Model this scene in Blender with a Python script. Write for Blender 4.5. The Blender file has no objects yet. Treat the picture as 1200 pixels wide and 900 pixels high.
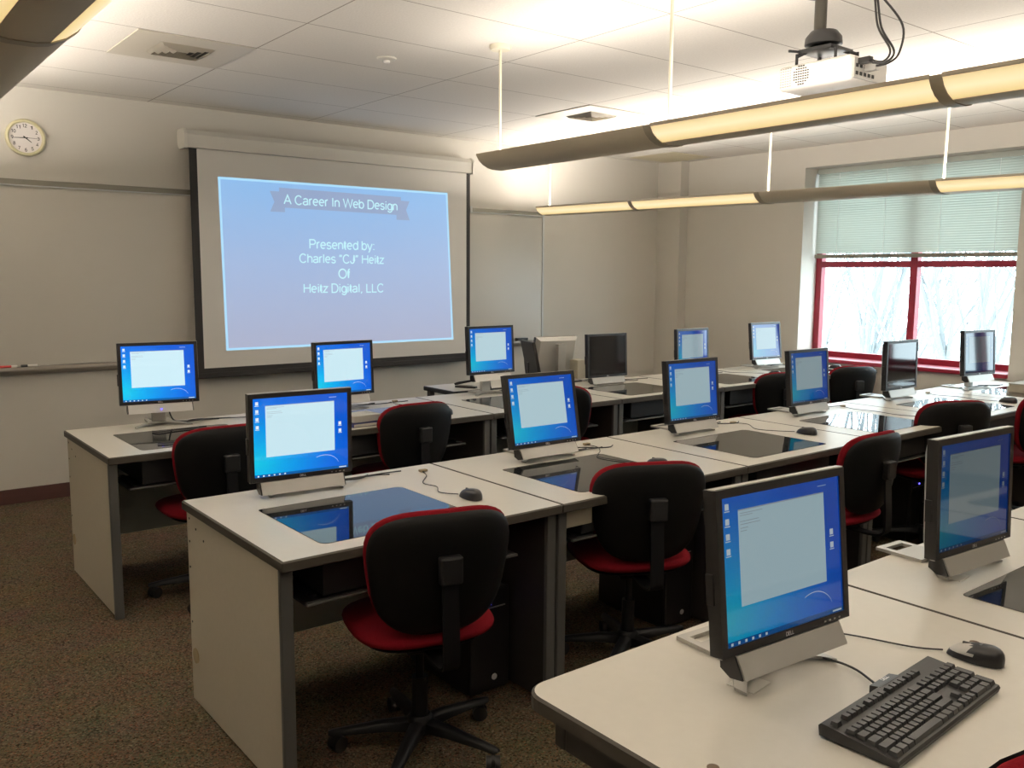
import bpy, bmesh, math, random
from mathutils import Vector, Matrix
random.seed(7)
R = math.radians
SC = bpy.context.scene
COL = SC.collection

# ------------------------------------------------------------------ materials
def mat(name, col, rough=.6, metal=0, spec=.5, emis=None, es=0, noise=None, bump=None, coat=0):
    m = bpy.data.materials.new(name); m.use_nodes = True
    nt = m.node_tree; b = nt.nodes['Principled BSDF']
    b.inputs['Base Color'].default_value = (*col, 1)
    b.inputs['Roughness'].default_value = rough
    b.inputs['Metallic'].default_value = metal
    b.inputs['Specular IOR Level'].default_value = spec
    b.inputs['Coat Weight'].default_value = coat
    if emis:
        b.inputs['Emission Color'].default_value = (*emis, 1)
        b.inputs['Emission Strength'].default_value = es
    tc = nt.nodes.new('ShaderNodeTexCoord')
    if noise:      # (scale, second colour)
        n = nt.nodes.new('ShaderNodeTexNoise'); n.inputs['Scale'].default_value = noise[0]
        n.inputs['Detail'].default_value = 4
        nt.links.new(tc.outputs['Object'], n.inputs['Vector'])
        mx = nt.nodes.new('ShaderNodeMix'); mx.data_type = 'RGBA'
        mx.inputs[6].default_value = (*col, 1); mx.inputs[7].default_value = (*noise[1], 1)
        nt.links.new(n.outputs['Fac'], mx.inputs[0]); nt.links.new(mx.outputs[2], b.inputs['Base Color'])
    if bump:       # (scale, strength)
        n2 = nt.nodes.new('ShaderNodeTexNoise'); n2.inputs['Scale'].default_value = bump[0]
        nt.links.new(tc.outputs['Object'], n2.inputs['Vector'])
        bp = nt.nodes.new('ShaderNodeBump'); bp.inputs['Strength'].default_value = bump[1]
        bp.inputs['Distance'].default_value = .002
        nt.links.new(n2.outputs['Fac'], bp.inputs['Height']); nt.links.new(bp.outputs[0], b.inputs['Normal'])
    return m

M = {}
M['wall'] = mat('painted_wall', (.60,.575,.52), .75, noise=(3,(.57,.545,.49)), bump=(60,.06))
M['board'] = mat('whiteboard_enamel', (.54,.51,.455), .33, noise=(1.2,(.50,.48,.43)))
M['alu'] = mat('rail_aluminium', (.20,.19,.155), .5, .2)
M['alu_bright'] = mat('bright_aluminium', (.56,.58,.58), .5, .1)
M['tray'] = mat('tray_metal', (.33,.30,.26), .45, .3)
M['base'] = mat('dark_red_vinyl', (.085,.035,.03), .5, noise=(5,(.07,.03,.025)))
M['laminate'] = mat('beige_laminate', (.63,.605,.54), .36, noise=(40,(.595,.57,.505)))
M['side'] = mat('cream_panel_laminate', (.50,.46,.37), .6, noise=(60,(.46,.42,.335)))
M['edge'] = mat('edge_band', (.065,.057,.046), .55, spec=.3, noise=(30,(.055,.049,.04)))
M['darkpanel'] = mat('dark_panel', (.03,.026,.022), .6)
M['post'] = mat('grey_post_metal', (.11,.11,.105), .45, .3)
M['modesty'] = mat('grey_steel_panel', (.52,.54,.50), .5, .2)
M['wellblack'] = mat('black_well_plastic', (.012,.012,.013), .5)
M['glass_black'] = mat('tinted_desk_glass', (.012,.014,.015), .02, spec=.9)
M['blackfab'] = mat('black_chair_plastic', (.004,.004,.004), .5, spec=.2, bump=(300,.2))
M['chairblack'] = mat('black_frame_metal', (.006,.006,.007), .42, spec=.3)
M['redfab'] = mat('red_wool_fabric', (.25,.010,.018), .95, spec=.1, noise=(350,(.14,.006,.011)), bump=(700,.6))
M['blackplastic'] = mat('black_plastic', (.014,.014,.015), .35)
M['bezel'] = mat('black_bezel', (.013,.012,.012), .4)
M['silver'] = mat('silver_plastic', (.50,.49,.46), .38, .25)
M['silver_dark'] = mat('brushed_silver', (.43,.42,.39), .4, .35)
M['logo'] = mat('logo_silver', (.7,.7,.7), .4)
M['rubber'] = mat('black_cable_rubber', (.015,.014,.014), .5)
M['tan'] = mat('tan_plastic', (.33,.26,.15), .6)
M['white'] = mat('white_plastic', (.82,.80,.76), .4)
M['offwhite'] = mat('off_white_metal', (.66,.64,.57), .5)
M['cream'] = mat('cream_metal', (.64,.58,.42), .5)
M['screencase'] = mat('screen_case_metal', (.60,.58,.52), .45)
M['screenfab'] = mat('screen_fabric', (.80,.775,.73), .8, noise=(2,(.77,.745,.70)))
M['screenborder'] = mat('black_screen_border', (.02,.018,.017), .7)
M['paper'] = mat('white_paper', (.8,.78,.72), .8)
M['key'] = mat('keycap_plastic', (.035,.034,.034), .42)
M['kbase'] = mat('keyboard_case', (.018,.018,.018), .4)
M['redframe'] = mat('dark_red_window_frame', (.26,.012,.03), .4)
M['blind'] = None
M['fixture'] = mat('fixture_metal', (.62,.55,.42), .5, .2)
M['fixture_rim'] = mat('fixture_rim_metal', (.42,.37,.28), .5, .3)
M['rod'] = mat('cream_rod', (.70,.66,.52), .5)
M['pole'] = mat('dark_pole_metal', (.06,.055,.045), .4, .4)
M['vent'] = mat('vent_metal', (.54,.50,.42), .5)
M['ventdark'] = mat('vent_opening', (.05,.045,.04), .8)
M['beige'] = mat('beige_plastic', (.45,.41,.32), .5)
M['bluebook'] = mat('blue_cover', (.03,.04,.14), .5)
M['pages'] = mat('book_cover_grey', (.42,.41,.36), .6)
M['led_blue'] = mat('blue_led', (.02,.02,.1), .4, emis=(.12,.10,1), es=4)
M['led_red'] = mat('red_led', (.1,.02,.01), .4, emis=(1,.06,.02), es=4)
M['clockrim'] = mat('clock_rim', (.60,.56,.36), .4)
M['clockface'] = mat('clock_face', (.80,.76,.74), .5)
M['ink'] = mat('black_ink', (.02,.02,.02), .6)
M['redpen'] = mat('red_marker_plastic', (.5,.03,.03), .4)
M['brownstain'] = mat('grommet_bronze', (.14,.09,.05), .5)
M['bark'] = mat('pale_bark', (.17,.175,.18), .9, noise=(8,(.21,.22,.22)))
M['snow'] = mat('pale_ground', (.5,.52,.5), .9)

def carpet():
    m = mat('speckled_brown_carpet', (.12,.09,.07), 1, spec=.05)
    nt = m.node_tree; b = nt.nodes['Principled BSDF']; tc = nt.nodes.new('ShaderNodeTexCoord')
    v = nt.nodes.new('ShaderNodeTexVoronoi'); v.inputs['Scale'].default_value = 170
    nt.links.new(tc.outputs['Object'], v.inputs['Vector'])
    sep = nt.nodes.new('ShaderNodeSeparateColor'); nt.links.new(v.outputs['Color'], sep.inputs[0])
    r = nt.nodes.new('ShaderNodeValToRGB'); e = r.color_ramp.elements
    e[0].color = (.036,.027,.018,1); e[1].color = (.22,.175,.115,1); e[1].position = 1
    for pos, c in ((.25,(.10,.074,.048,1)), (.5,(.135,.10,.065,1)), (.62,(.20,.095,.055,1)), (.7,(.095,.10,.055,1)), (.85,(.13,.105,.075,1))):
        n = e.new(pos); n.color = c
    nt.links.new(sep.outputs[0], r.inputs[0])
    n = nt.nodes.new('ShaderNodeTexNoise'); n.inputs['Scale'].default_value = 6
    nt.links.new(tc.outputs['Object'], n.inputs['Vector'])
    mx = nt.nodes.new('ShaderNodeMix'); mx.data_type = 'RGBA'; mx.blend_type = 'MULTIPLY'; mx.inputs[0].default_value = .35
    nt.links.new(r.outputs[0], mx.inputs[6]); nt.links.new(n.outputs['Color'], mx.inputs[7])
    nt.links.new(mx.outputs[2], b.inputs['Base Color'])
    bp = nt.nodes.new('ShaderNodeBump'); bp.inputs['Strength'].default_value = .7; bp.inputs['Distance'].default_value = .004
    nt.links.new(v.outputs['Distance'], bp.inputs['Height']); nt.links.new(bp.outputs[0], b.inputs['Normal'])
    return m
M['carpet'] = carpet()

def ceiling_mat():
    m = mat('acoustic_ceiling_tile', (.70,.67,.61), .9)
    nt = m.node_tree; b = nt.nodes['Principled BSDF']; tc = nt.nodes.new('ShaderNodeTexCoord')
    sp = nt.nodes.new('ShaderNodeSeparateXYZ'); nt.links.new(tc.outputs['Object'], sp.inputs[0])
    def line(out, period, off):
        a = nt.nodes.new('ShaderNodeMath'); a.operation = 'SUBTRACT'; nt.links.new(out, a.inputs[0]); a.inputs[1].default_value = off - period/2
        w = nt.nodes.new('ShaderNodeMath'); w.operation = 'WRAP'; nt.links.new(a.outputs[0], w.inputs[0])
        w.inputs[1].default_value = 0; w.inputs[2].default_value = period
        s = nt.nodes.new('ShaderNodeMath'); s.operation = 'SUBTRACT'; nt.links.new(w.outputs[0], s.inputs[0]); s.inputs[1].default_value = period/2
        ab = nt.nodes.new('ShaderNodeMath'); ab.operation = 'ABSOLUTE'; nt.links.new(s.outputs[0], ab.inputs[0])
        l = nt.nodes.new('ShaderNodeMath'); l.operation = 'LESS_THAN'; nt.links.new(ab.outputs[0], l.inputs[0]); l.inputs[1].default_value = .0035
        return l.outputs[0]
    lx = line(sp.outputs['X'], 1.22, .032); ly = line(sp.outputs['Y'], .61, 5.697)
    mx = nt.nodes.new('ShaderNodeMath'); mx.operation = 'MAXIMUM'; nt.links.new(lx, mx.inputs[0]); nt.links.new(ly, mx.inputs[1])
    n = nt.nodes.new('ShaderNodeTexNoise'); n.inputs['Scale'].default_value = 90; n.inputs['Detail'].default_value = 6
    nt.links.new(tc.outputs['Object'], n.inputs['Vector'])
    base = nt.nodes.new('ShaderNodeMix'); base.data_type = 'RGBA'
    base.inputs[6].default_value = (.64,.61,.56,1); base.inputs[7].default_value = (.76,.73,.67,1)
    nt.links.new(n.outputs['Fac'], base.inputs[0])
    c = nt.nodes.new('ShaderNodeMix'); c.data_type = 'RGBA'; nt.links.new(mx.outputs[0], c.inputs[0])
    nt.links.new(base.outputs[2], c.inputs[6]); c.inputs[7].default_value = (.30,.27,.23,1)
    nt.links.new(c.outputs[2], b.inputs['Base Color'])
    bp = nt.nodes.new('ShaderNodeBump'); bp.inputs['Strength'].default_value = .5; bp.inputs['Distance'].default_value = .003
    nt.links.new(n.outputs['Fac'], bp.inputs['Height']); nt.links.new(bp.outputs[0], b.inputs['Normal'])
    return m
M['ceiling'] = ceiling_mat()

def blind_mat():
    m = bpy.data.materials.new('pale_green_blind_slat'); m.use_nodes = True; nt = m.node_tree
    b = nt.nodes['Principled BSDF']; b.inputs['Base Color'].default_value = (.50,.53,.48,1); b.inputs['Roughness'].default_value = .45
    t = nt.nodes.new('ShaderNodeBsdfTranslucent'); t.inputs[0].default_value = (.50,.57,.52,1)
    mx = nt.nodes.new('ShaderNodeMixShader'); mx.inputs[0].default_value = .14
    nt.links.new(b.outputs[0], mx.inputs[1]); nt.links.new(t.outputs[0], mx.inputs[2])
    nt.links.new(mx.outputs[0], nt.nodes['Material Output'].inputs[0]); return m
M['blind'] = blind_mat()

def pane_mat():
    m = bpy.data.materials.new('window_glass'); m.use_nodes = True; nt = m.node_tree
    nt.nodes.remove(nt.nodes['Principled BSDF'])
    t = nt.nodes.new('ShaderNodeBsdfTransparent'); t.inputs[0].default_value = (.95,.98,.97,1)
    g = nt.nodes.new('ShaderNodeBsdfGlossy'); g.inputs['Roughness'].default_value = .01
    mx = nt.nodes.new('ShaderNodeMixShader'); mx.inputs[0].default_value = .05
    nt.links.new(t.outputs[0], mx.inputs[1]); nt.links.new(g.outputs[0], mx.inputs[2])
    nt.links.new(mx.outputs[0], nt.nodes['Material Output'].inputs[0]); return m
M['pane'] = pane_mat()

def lens_mat():
    # lit translucent diffuser, brightest along the tube behind it
    m = mat('lit_lens', (.55,.48,.32), .5)
    nt = m.node_tree; b = nt.nodes['Principled BSDF']
    tc = nt.nodes.new('ShaderNodeTexCoord'); sp = nt.nodes.new('ShaderNodeSeparateXYZ'); nt.links.new(tc.outputs['Generated'], sp.inputs[0])
    r = nt.nodes.new('ShaderNodeValToRGB'); e = r.color_ramp.elements
    e[0].color = (.80,.58,.24,1); e[1].color = (.72,.54,.26,1); n = e.new(.42); n.color = (1,.83,.50,1)
    nt.links.new(sp.outputs['Z'], r.inputs[0]); nt.links.new(r.outputs[0], b.inputs['Emission Color'])
    b.inputs['Emission Strength'].default_value = .78
    return m
M['lens'] = lens_mat()

def lcd_mat(kind):
    # lit screen: strength per monitor (object colour), with oblique-view dimming put in
    m = mat('lcd_' + kind, (.010,.010,.012), .06, spec=.45)
    nt = m.node_tree; b = nt.nodes['Principled BSDF']
    oi = nt.nodes.new('ShaderNodeObjectInfo'); sc = nt.nodes.new('ShaderNodeSeparateColor'); nt.links.new(oi.outputs['Color'], sc.inputs[0])
    nt.links.new(sc.outputs[0], b.inputs['Emission Strength'])
    tc = nt.nodes.new('ShaderNodeTexCoord')
    if kind == 'desktop':
        sp = nt.nodes.new('ShaderNodeSeparateXYZ'); nt.links.new(tc.outputs['Generated'], sp.inputs[0])
        vm = nt.nodes.new('ShaderNodeVectorMath'); vm.operation = 'DISTANCE'
        vm.inputs[1].default_value = (.02,.5,.18); nt.links.new(tc.outputs['Generated'], vm.inputs[0])
        r = nt.nodes.new('ShaderNodeValToRGB'); e = r.color_ramp.elements
        e[0].position = .0; e[0].color = (.004,.58,.80,1); e[1].position = 1; e[1].color = (.0,.095,.62,1)
        for pos, c in ((.25,(.0,.40,.82,1)), (.55,(.0,.24,.78,1)), (.8,(.0,.145,.74,1))):
            n = e.new(pos); n.color = c
        nt.links.new(vm.outputs['Value'], r.inputs[0]); nt.links.new(r.outputs[0], b.inputs['Emission Color'])
    else:
        c = {'window':(.58,.80,.88), 'icons':(.75,.85,.9), 'text':(.35,.42,.50), 'taskbar':(.0,.10,.36)}[kind]
        b.inputs['Emission Color'].default_value = (*c, 1)
    return m
for k in ('desktop','window','icons','text','taskbar'): M['lcd_'+k] = lcd_mat(k)

def proj_mat(kind):  # slide glows by emission, standing in for light thrown by the projector
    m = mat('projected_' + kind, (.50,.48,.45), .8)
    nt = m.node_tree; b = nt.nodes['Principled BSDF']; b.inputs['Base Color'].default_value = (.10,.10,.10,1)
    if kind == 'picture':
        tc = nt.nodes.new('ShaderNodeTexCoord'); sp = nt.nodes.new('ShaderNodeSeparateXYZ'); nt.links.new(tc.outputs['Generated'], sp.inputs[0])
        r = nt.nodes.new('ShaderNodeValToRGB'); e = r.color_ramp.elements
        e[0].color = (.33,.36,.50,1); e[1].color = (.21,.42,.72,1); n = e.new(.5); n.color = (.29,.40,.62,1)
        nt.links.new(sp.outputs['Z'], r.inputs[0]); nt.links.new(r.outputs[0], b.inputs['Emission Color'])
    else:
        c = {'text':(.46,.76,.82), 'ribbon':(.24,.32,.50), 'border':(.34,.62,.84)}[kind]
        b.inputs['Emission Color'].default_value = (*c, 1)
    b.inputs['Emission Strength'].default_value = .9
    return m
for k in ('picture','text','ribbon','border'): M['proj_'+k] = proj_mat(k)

# ------------------------------------------------------------------ mesh helpers
def link(o, parent=None):
    COL.objects.link(o)
    if parent: o.parent = parent
    return o
def obj(name, bm, m, parent=None, smooth=False, loc=None, rot=None):
    me = bpy.data.meshes.new(name); bmesh.ops.recalc_face_normals(bm, faces=bm.faces); bm.to_mesh(me); bm.free()
    for x in (m if isinstance(m, (list, tuple)) else [m]): me.materials.append(M[x])
    if smooth:
        for p in me.polygons: p.use_smooth = True
        try: me.set_sharp_from_angle(angle=R(smooth if smooth > 1 else 40))
        except Exception: pass
    o = link(bpy.data.objects.new(name, me), parent)
    if loc: o.location = loc
    if rot: o.rotation_euler = rot
    return o
def raw(name, verts, faces, m, parent=None, smooth=False):
    bm = bmesh.new(); vs = [bm.verts.new(v) for v in verts]
    for f in faces: bm.faces.new([vs[i] for i in f])
    return obj(name, bm, m, parent, smooth)
def bx(bm, x0, x1, y0, y1, z0, z1, bev=0):
    r = bmesh.ops.create_cube(bm, size=1, matrix=Matrix.Translation(((x0+x1)/2,(y0+y1)/2,(z0+z1)/2)) @ Matrix.Diagonal((x1-x0,y1-y0,z1-z0,1)))
    if bev:
        es = {e for v in r['verts'] for e in v.link_edges}
        bmesh.ops.bevel(bm, geom=list(es), offset=bev, segments=2, affect='EDGES', profile=.5)
    return bm
def box(*a, bev=0): return bx(bmesh.new(), *a, bev=bev)
def tube(bm, pts, r, n=8, close=True):
    pts = [Vector(p) for p in pts]; rings = []
    rr = r if isinstance(r, (list, tuple)) else [r]*len(pts)
    up = Vector((0,0,1)); prev = None
    for i, p in enumerate(pts):
        d = (pts[min(i+1, len(pts)-1)] - pts[max(i-1, 0)]).normalized()
        if prev is None:
            a = d.cross(up) if abs(d.dot(up)) < .95 else d.cross(Vector((1,0,0)))
        else: a = prev - d*prev.dot(d)
        a.normalize(); prev = a; b = d.cross(a)
        rings.append([bm.verts.new(p + (a*math.cos(t)+b*math.sin(t))*rr[i]) for t in (2*math.pi*k/n for k in range(n))])
    for i in range(len(rings)-1):
        for k in range(n): bm.faces.new((rings[i][k], rings[i][(k+1)%n], rings[i+1][(k+1)%n], rings[i+1][k]))
    if close: bm.faces.new(rings[0]); bm.faces.new(rings[-1][::-1])
    return bm
def spline(pts, n=6):
    P = [Vector(p) for p in pts]; out = []
    for i in range(len(P)-1):
        p0 = P[max(i-1,0)]; p1 = P[i]; p2 = P[i+1]; p3 = P[min(i+2,len(P)-1)]
        for k in range(n):
            t = k/n
            out.append(.5*((2*p1)+(p2-p0)*t+(2*p0-5*p1+4*p2-p3)*t*t+(-p0+3*p1-3*p2+p3)*t**3))
    out.append(P[-1]); return out
def lathe(bm, prof, c=(0,0,0), n=24, axis='z'):
    rings = []
    for r, h in prof:
        ring = []
        for k in range(n):
            a = 2*math.pi*k/n; u, v = r*math.cos(a), r*math.sin(a)
            p = {'z':(u,v,h), 'y':(u,h,v), 'x':(h,u,v)}[axis]
            ring.append(bm.verts.new((c[0]+p[0], c[1]+p[1], c[2]+p[2])))
        rings.append(ring)
    for i in range(len(rings)-1):
        for k in range(n): bm.faces.new((rings[i][k], rings[i][(k+1)%n], rings[i+1][(k+1)%n], rings[i+1][k]))
    bm.faces.new(rings[0]); bm.faces.new(rings[-1][::-1]); return bm
def prism(bm, poly, h0, h1, axis='z'):
    """extrude a 2-D polygon: axis z -> (x,y), y -> (x,z), x -> (y,z)"""
    f = {'z':lambda a,b,h:(a,b,h), 'y':lambda a,b,h:(a,h,b), 'x':lambda a,b,h:(h,a,b)}[axis]
    lo = [bm.verts.new(f(a,b,h0)) for a,b in poly]; hi = [bm.verts.new(f(a,b,h1)) for a,b in poly]
    n = len(poly)
    for i in range(n): bm.faces.new((lo[i], lo[(i+1)%n], hi[(i+1)%n], hi[i]))
    bm.faces.new(lo[::-1]); bm.faces.new(hi); return bm
def rrect(x0, x1, y0, y1, rad, seg=6):
    """rounded rectangle; rad = (bl, br, tr, tl)"""
    if not isinstance(rad, (list, tuple)): rad = [rad]*4
    out = []
    for (cx, cy, a0), r in zip(((x0,y0,180),(x1,y0,270),(x1,y1,0),(x0,y1,90)), rad):
        sx = 1 if cx == x0 else -1; sy = 1 if cy == y0 else -1
        ox, oy = cx+sx*r, cy+sy*r
        for k in range(seg+1):
            a = R(a0+90*k/seg); out.append((ox+r*math.cos(a), oy+r*math.sin(a)))
    return out
def inset_poly(x0,x1,y0,y1,rad,d):
    if not isinstance(rad, (list, tuple)): rad = [rad]*4
    return rrect(x0+d,x1-d,y0+d,y1-d,[max(r-d,.0005) for r in rad])
def empty(name, loc=(0,0,0), rz=0):
    o = link(bpy.data.objects.new(name, None)); o.location = loc; o.rotation_euler = (0,0,rz); o.empty_display_size = .1
    return o
def tag(o, label=None, cat=None, group=None, kind=None):
    if label: o['label'] = label
    if cat: o['category'] = cat
    if group: o['group'] = group
    if kind: o['kind'] = kind
    return o
def struct(o): o['kind'] = 'structure'; return o
def copy_tree(o, parent=None):
    c = o.copy(); COL.objects.link(c)
    c.parent = parent
    for ch in list(o.children): copy_tree(ch, c)
    return c
def local(root, pts):
    m = (Matrix.Translation(root.location) @ Matrix.Rotation(root.rotation_euler.z, 4, 'Z')).inverted()
    return [m @ Vector(p) for p in pts]
# plain sans-serif lettering drawn as strokes: each glyph = (advance, [polylines]); cap height .72, x-height .52
def arc(cx, cy, rx, ry, a0, a1, n=14):
    return [(cx+rx*math.cos(R(a0+(a1-a0)*i/n)), cy+ry*math.sin(R(a0+(a1-a0)*i/n))) for i in range(n+1)]
GL = {
 ' ':(.28,[]), 'A':(.67,[[(.03,0),(.335,.72),(.64,0)],[(.13,.24),(.54,.24)]]),
 'C':(.72,[arc(.37,.36,.31,.36,40,320,22)]), 'D':(.72,[[(.09,0),(.09,.72),(.34,.72)]+arc(.34,.36,.31,.36,90,-90,16)[1:]+[(.09,0)]]),
 'E':(.64,[[(.58,0),(.09,0),(.09,.72),(.56,.72)],[(.09,.38),(.52,.38)]]), 'H':(.72,[[(.09,0),(.09,.72)],[(.63,0),(.63,.72)],[(.09,.38),(.63,.38)]]),
 'I':(.28,[[(.14,0),(.14,.72)]]), 'J':(.50,[[(.40,.72),(.40,.2)]+arc(.22,.2,.18,.2,0,-180,12)]), 'L':(.56,[[(.09,.72),(.09,0),(.52,0)]]),
 'O':(.78,[arc(.39,.36,.33,.36,0,360,28)]), 'P':(.66,[[(.09,0),(.09,.72),(.38,.72)]+arc(.38,.53,.20,.19,90,-90,12)[1:]+[(.09,.34)]]),
 'W':(.94,[[(.03,.72),(.24,0),(.47,.70),(.70,0),(.91,.72)]]),
 'a':(.55,[arc(.26,.37,.19,.15,160,0,10)+[(.45,.12),(.47,0)],[(.45,.30),(.24,.27)]+arc(.22,.14,.17,.13,90,270,10)+arc(.24,.20,.21,.19,270,350,6)]),
 'b':(.56,[[(.07,.72),(.07,0)],arc(.28,.26,.21,.26,0,360,22)]), 'd':(.56,[[(.49,.72),(.49,0)],arc(.28,.26,.21,.26,0,360,22)]),
 'e':(.56,[[(.07,.28),(.49,.28)]+arc(.28,.27,.21,.25,2,310,20)]), 'f':(.30,[[(.13,0),(.13,.58)]+arc(.24,.58,.11,.14,180,80,8),[(.03,.50),(.26,.50)]]),
 'g':(.56,[arc(.28,.26,.21,.26,0,360,22),[(.49,.52),(.49,-.02)]+arc(.28,-.02,.21,.18,0,-160,12)]),
 'h':(.55,[[(.08,0),(.08,.72)],[(.08,.32)]+arc(.27,.32,.19,.20,170,0,10)+[(.46,0)]]), 'i':(.23,[[(.115,0),(.115,.52)],[(.115,.64),(.115,.72)]]),
 'l':(.23,[[(.115,0),(.115,.72)]]), 'n':(.55,[[(.08,0),(.08,.52)],[(.08,.32)]+arc(.27,.32,.19,.20,170,0,10)+[(.46,0)]]),
 'r':(.34,[[(.08,0),(.08,.52)],[(.08,.32)]+arc(.25,.32,.17,.20,170,75,8)]),
 's':(.50,[arc(.25,.385,.165,.135,25,180,10)+arc(.25,.37,.165,.11,180,270,5)+arc(.25,.145,.18,.115,90,0,5)[1:]+arc(.25,.14,.18,.14,0,-160,10)]),
 't':(.29,[[(.12,.68),(.12,.12)]+arc(.22,.12,.10,.12,180,275,6),[(.02,.50),(.25,.50)]]),
 'y':(.50,[[(.02,.52),(.25,0)],[(.48,.52),(.22,-.12)]+arc(.12,-.10,.10,.09,-20,-90,4)]),
 'z':(.50,[[(.05,.50),(.44,.50),(.05,.02),(.46,.02)]]), ':':(.28,[[(.14,0),(.14,.085)],[(.14,.43),(.14,.515)]]), ',':(.28,[[(.14,.06),(.14,0),(.09,-.12)]]),
 '\u201c':(.36,[[(.13,.72),(.09,.60),(.09,.52)],[(.27,.72),(.23,.60),(.23,.52)]]), '\u201d':(.36,[[(.11,.72),(.11,.64),(.07,.52)],[(.25,.72),(.25,.64),(.21,.52)]]),
 '1':(.5,[[(.12,.56),(.30,.72),(.30,0)]]), '2':(.56,[arc(.28,.52,.2,.2,170,-20,12)+[(.06,.02),(.50,.02)]]), '3':(.56,[arc(.27,.53,.19,.18,160,-80,12),arc(.27,.18,.21,.18,85,-160,12)]),
 '4':(.56,[[(.40,0),(.40,.72),(.04,.2),(.52,.2)]]), '5':(.56,[[(.46,.70),(.14,.70),(.10,.40)]+arc(.27,.22,.21,.22,120,-150,14)]),
 '6':(.56,[arc(.28,.22,.21,.22,0,360,20),[(.44,.66)]+arc(.32,.40,.25,.32,90,190,8)]), '7':(.56,[[(.06,.70),(.50,.70),(.20,0)]]),
 '8':(.56,[arc(.28,.54,.17,.18,0,360,18),arc(.28,.18,.21,.18,0,360,18)]), '9':(.56,[arc(.28,.50,.21,.22,0,360,20),[(.49,.46)]+arc(.24,.32,.25,.32,0,-100,8)]),
 '0':(.56,[arc(.28,.36,.21,.36,0,360,24)]),
}
def text_mesh(txt, width, height=None, bold=0):
    me = bpy.data.meshes.new('lettering'); bm = bmesh.new(); x = 0; hw = .052+bold
    for ch in txt:
        adv, lines = GL[ch]
        for ln in lines:
            p = [Vector(q) for q in ln]; closed = (p[0]-p[-1]).length < 1e-4; prev = None; n = len(p)
            for i in range(n):
                d0 = (p[i]-p[i-1]) if i else ((p[0]-p[-2]) if closed else p[1]-p[0]); d1 = (p[i+1]-p[i]) if i < n-1 else ((p[1]-p[0]) if closed else p[i]-p[i-1])
                d0.normalize(); d1.normalize(); n0 = Vector((-d0.y,d0.x)); n1 = Vector((-d1.y,d1.x)); mv = n0+n1
                if mv.length < .3: mv = n1.copy(); k = 1
                else: mv.normalize(); k = min(1/max(mv.dot(n1),.3), 2.2)
                c = [bm.verts.new((x+q.x,0,q.y)) for q in (p[i]+mv*hw*k, p[i]-mv*hw*k)]
                if prev: bm.faces.new((prev[0],prev[1],c[1],c[0]))
                prev = c
        x += adv
    xs = [v.co.x for v in bm.verts]; cx = (max(xs)+min(xs))/2; k = width/(max(xs)-min(xs)); kz = k
    if height: kz = height/.80
    for v in bm.verts: v.co = ((v.co.x-cx)*k, 0, v.co.z*kz)
    bm.to_mesh(me); bm.free(); return me
def text_obj(name, s, width, m, parent, loc, rot=(0,0,0), height=None, bold=0):
    me = text_mesh(s, width, height, bold=bold); me.materials.clear(); me.materials.append(M[m])
    o = link(bpy.data.objects.new(name, me), parent); o.location = loc; o.rotation_euler = rot; return o

# ------------------------------------------------------------------ room
ZC = 2.757; YW = 6.44; XR = 5.46; XL = -3.4; YB = -2.6
WY0, WY1, WZ0, WZ1 = 2.79, 4.71, .80, 2.57       # window opening
VY0, VY1 = 1.45, 2.35                              # second opening, nearer
struct(obj('floor', box(XL-.2, XR+.5, YB-.2, YW+.2, -.12, 0), 'carpet'))
struct(obj('ceiling', box(XL-.2, XR+.5, YB-.2, YW+.2, ZC, ZC+.12), 'ceiling'))
struct(obj('wall_front', box(XL-.2, XR+.5, YW, YW+.2, 0, ZC), 'wall'))
struct(obj('wall_left', box(XL-.2, XL, YB, YW, 0, ZC), 'wall'))
struct(obj('wall_back', box(XL-.2, XR+.5, YB-.2, YB, 0, ZC), 'wall'))
bm = bmesh.new()
T = .45
bx(bm, XR, XR+T, WY1, YW, 0, ZC); bx(bm, XR, XR+T, VY1, WY0, 0, ZC); bx(bm, XR, XR+T, YB, VY0, 0, ZC)
for a, b in ((WY0,WY1),(VY0,VY1)): bx(bm, XR, XR+T, a, b, 0, WZ0-.03); bx(bm, XR, XR+T, a, b, WZ1, ZC)
struct(obj('wall_right', bm, 'wall'))
struct(obj('trim_1', box(5.335, XR, 6.12, YW, 0, ZC), 'wall'))
struct(obj('baseboard_front', box(XL, 5.335, YW-.014, YW, 0, .10, bev=.003), 'base'))
struct(obj('baseboard_left', box(XL, XL+.014, YB, YW-.014, 0, .10, bev=.003), 'base'))
struct(obj('baseboard_right', box(XR-.014, XR, YB, 6.12, 0, .10, bev=.003), 'base'))

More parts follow.
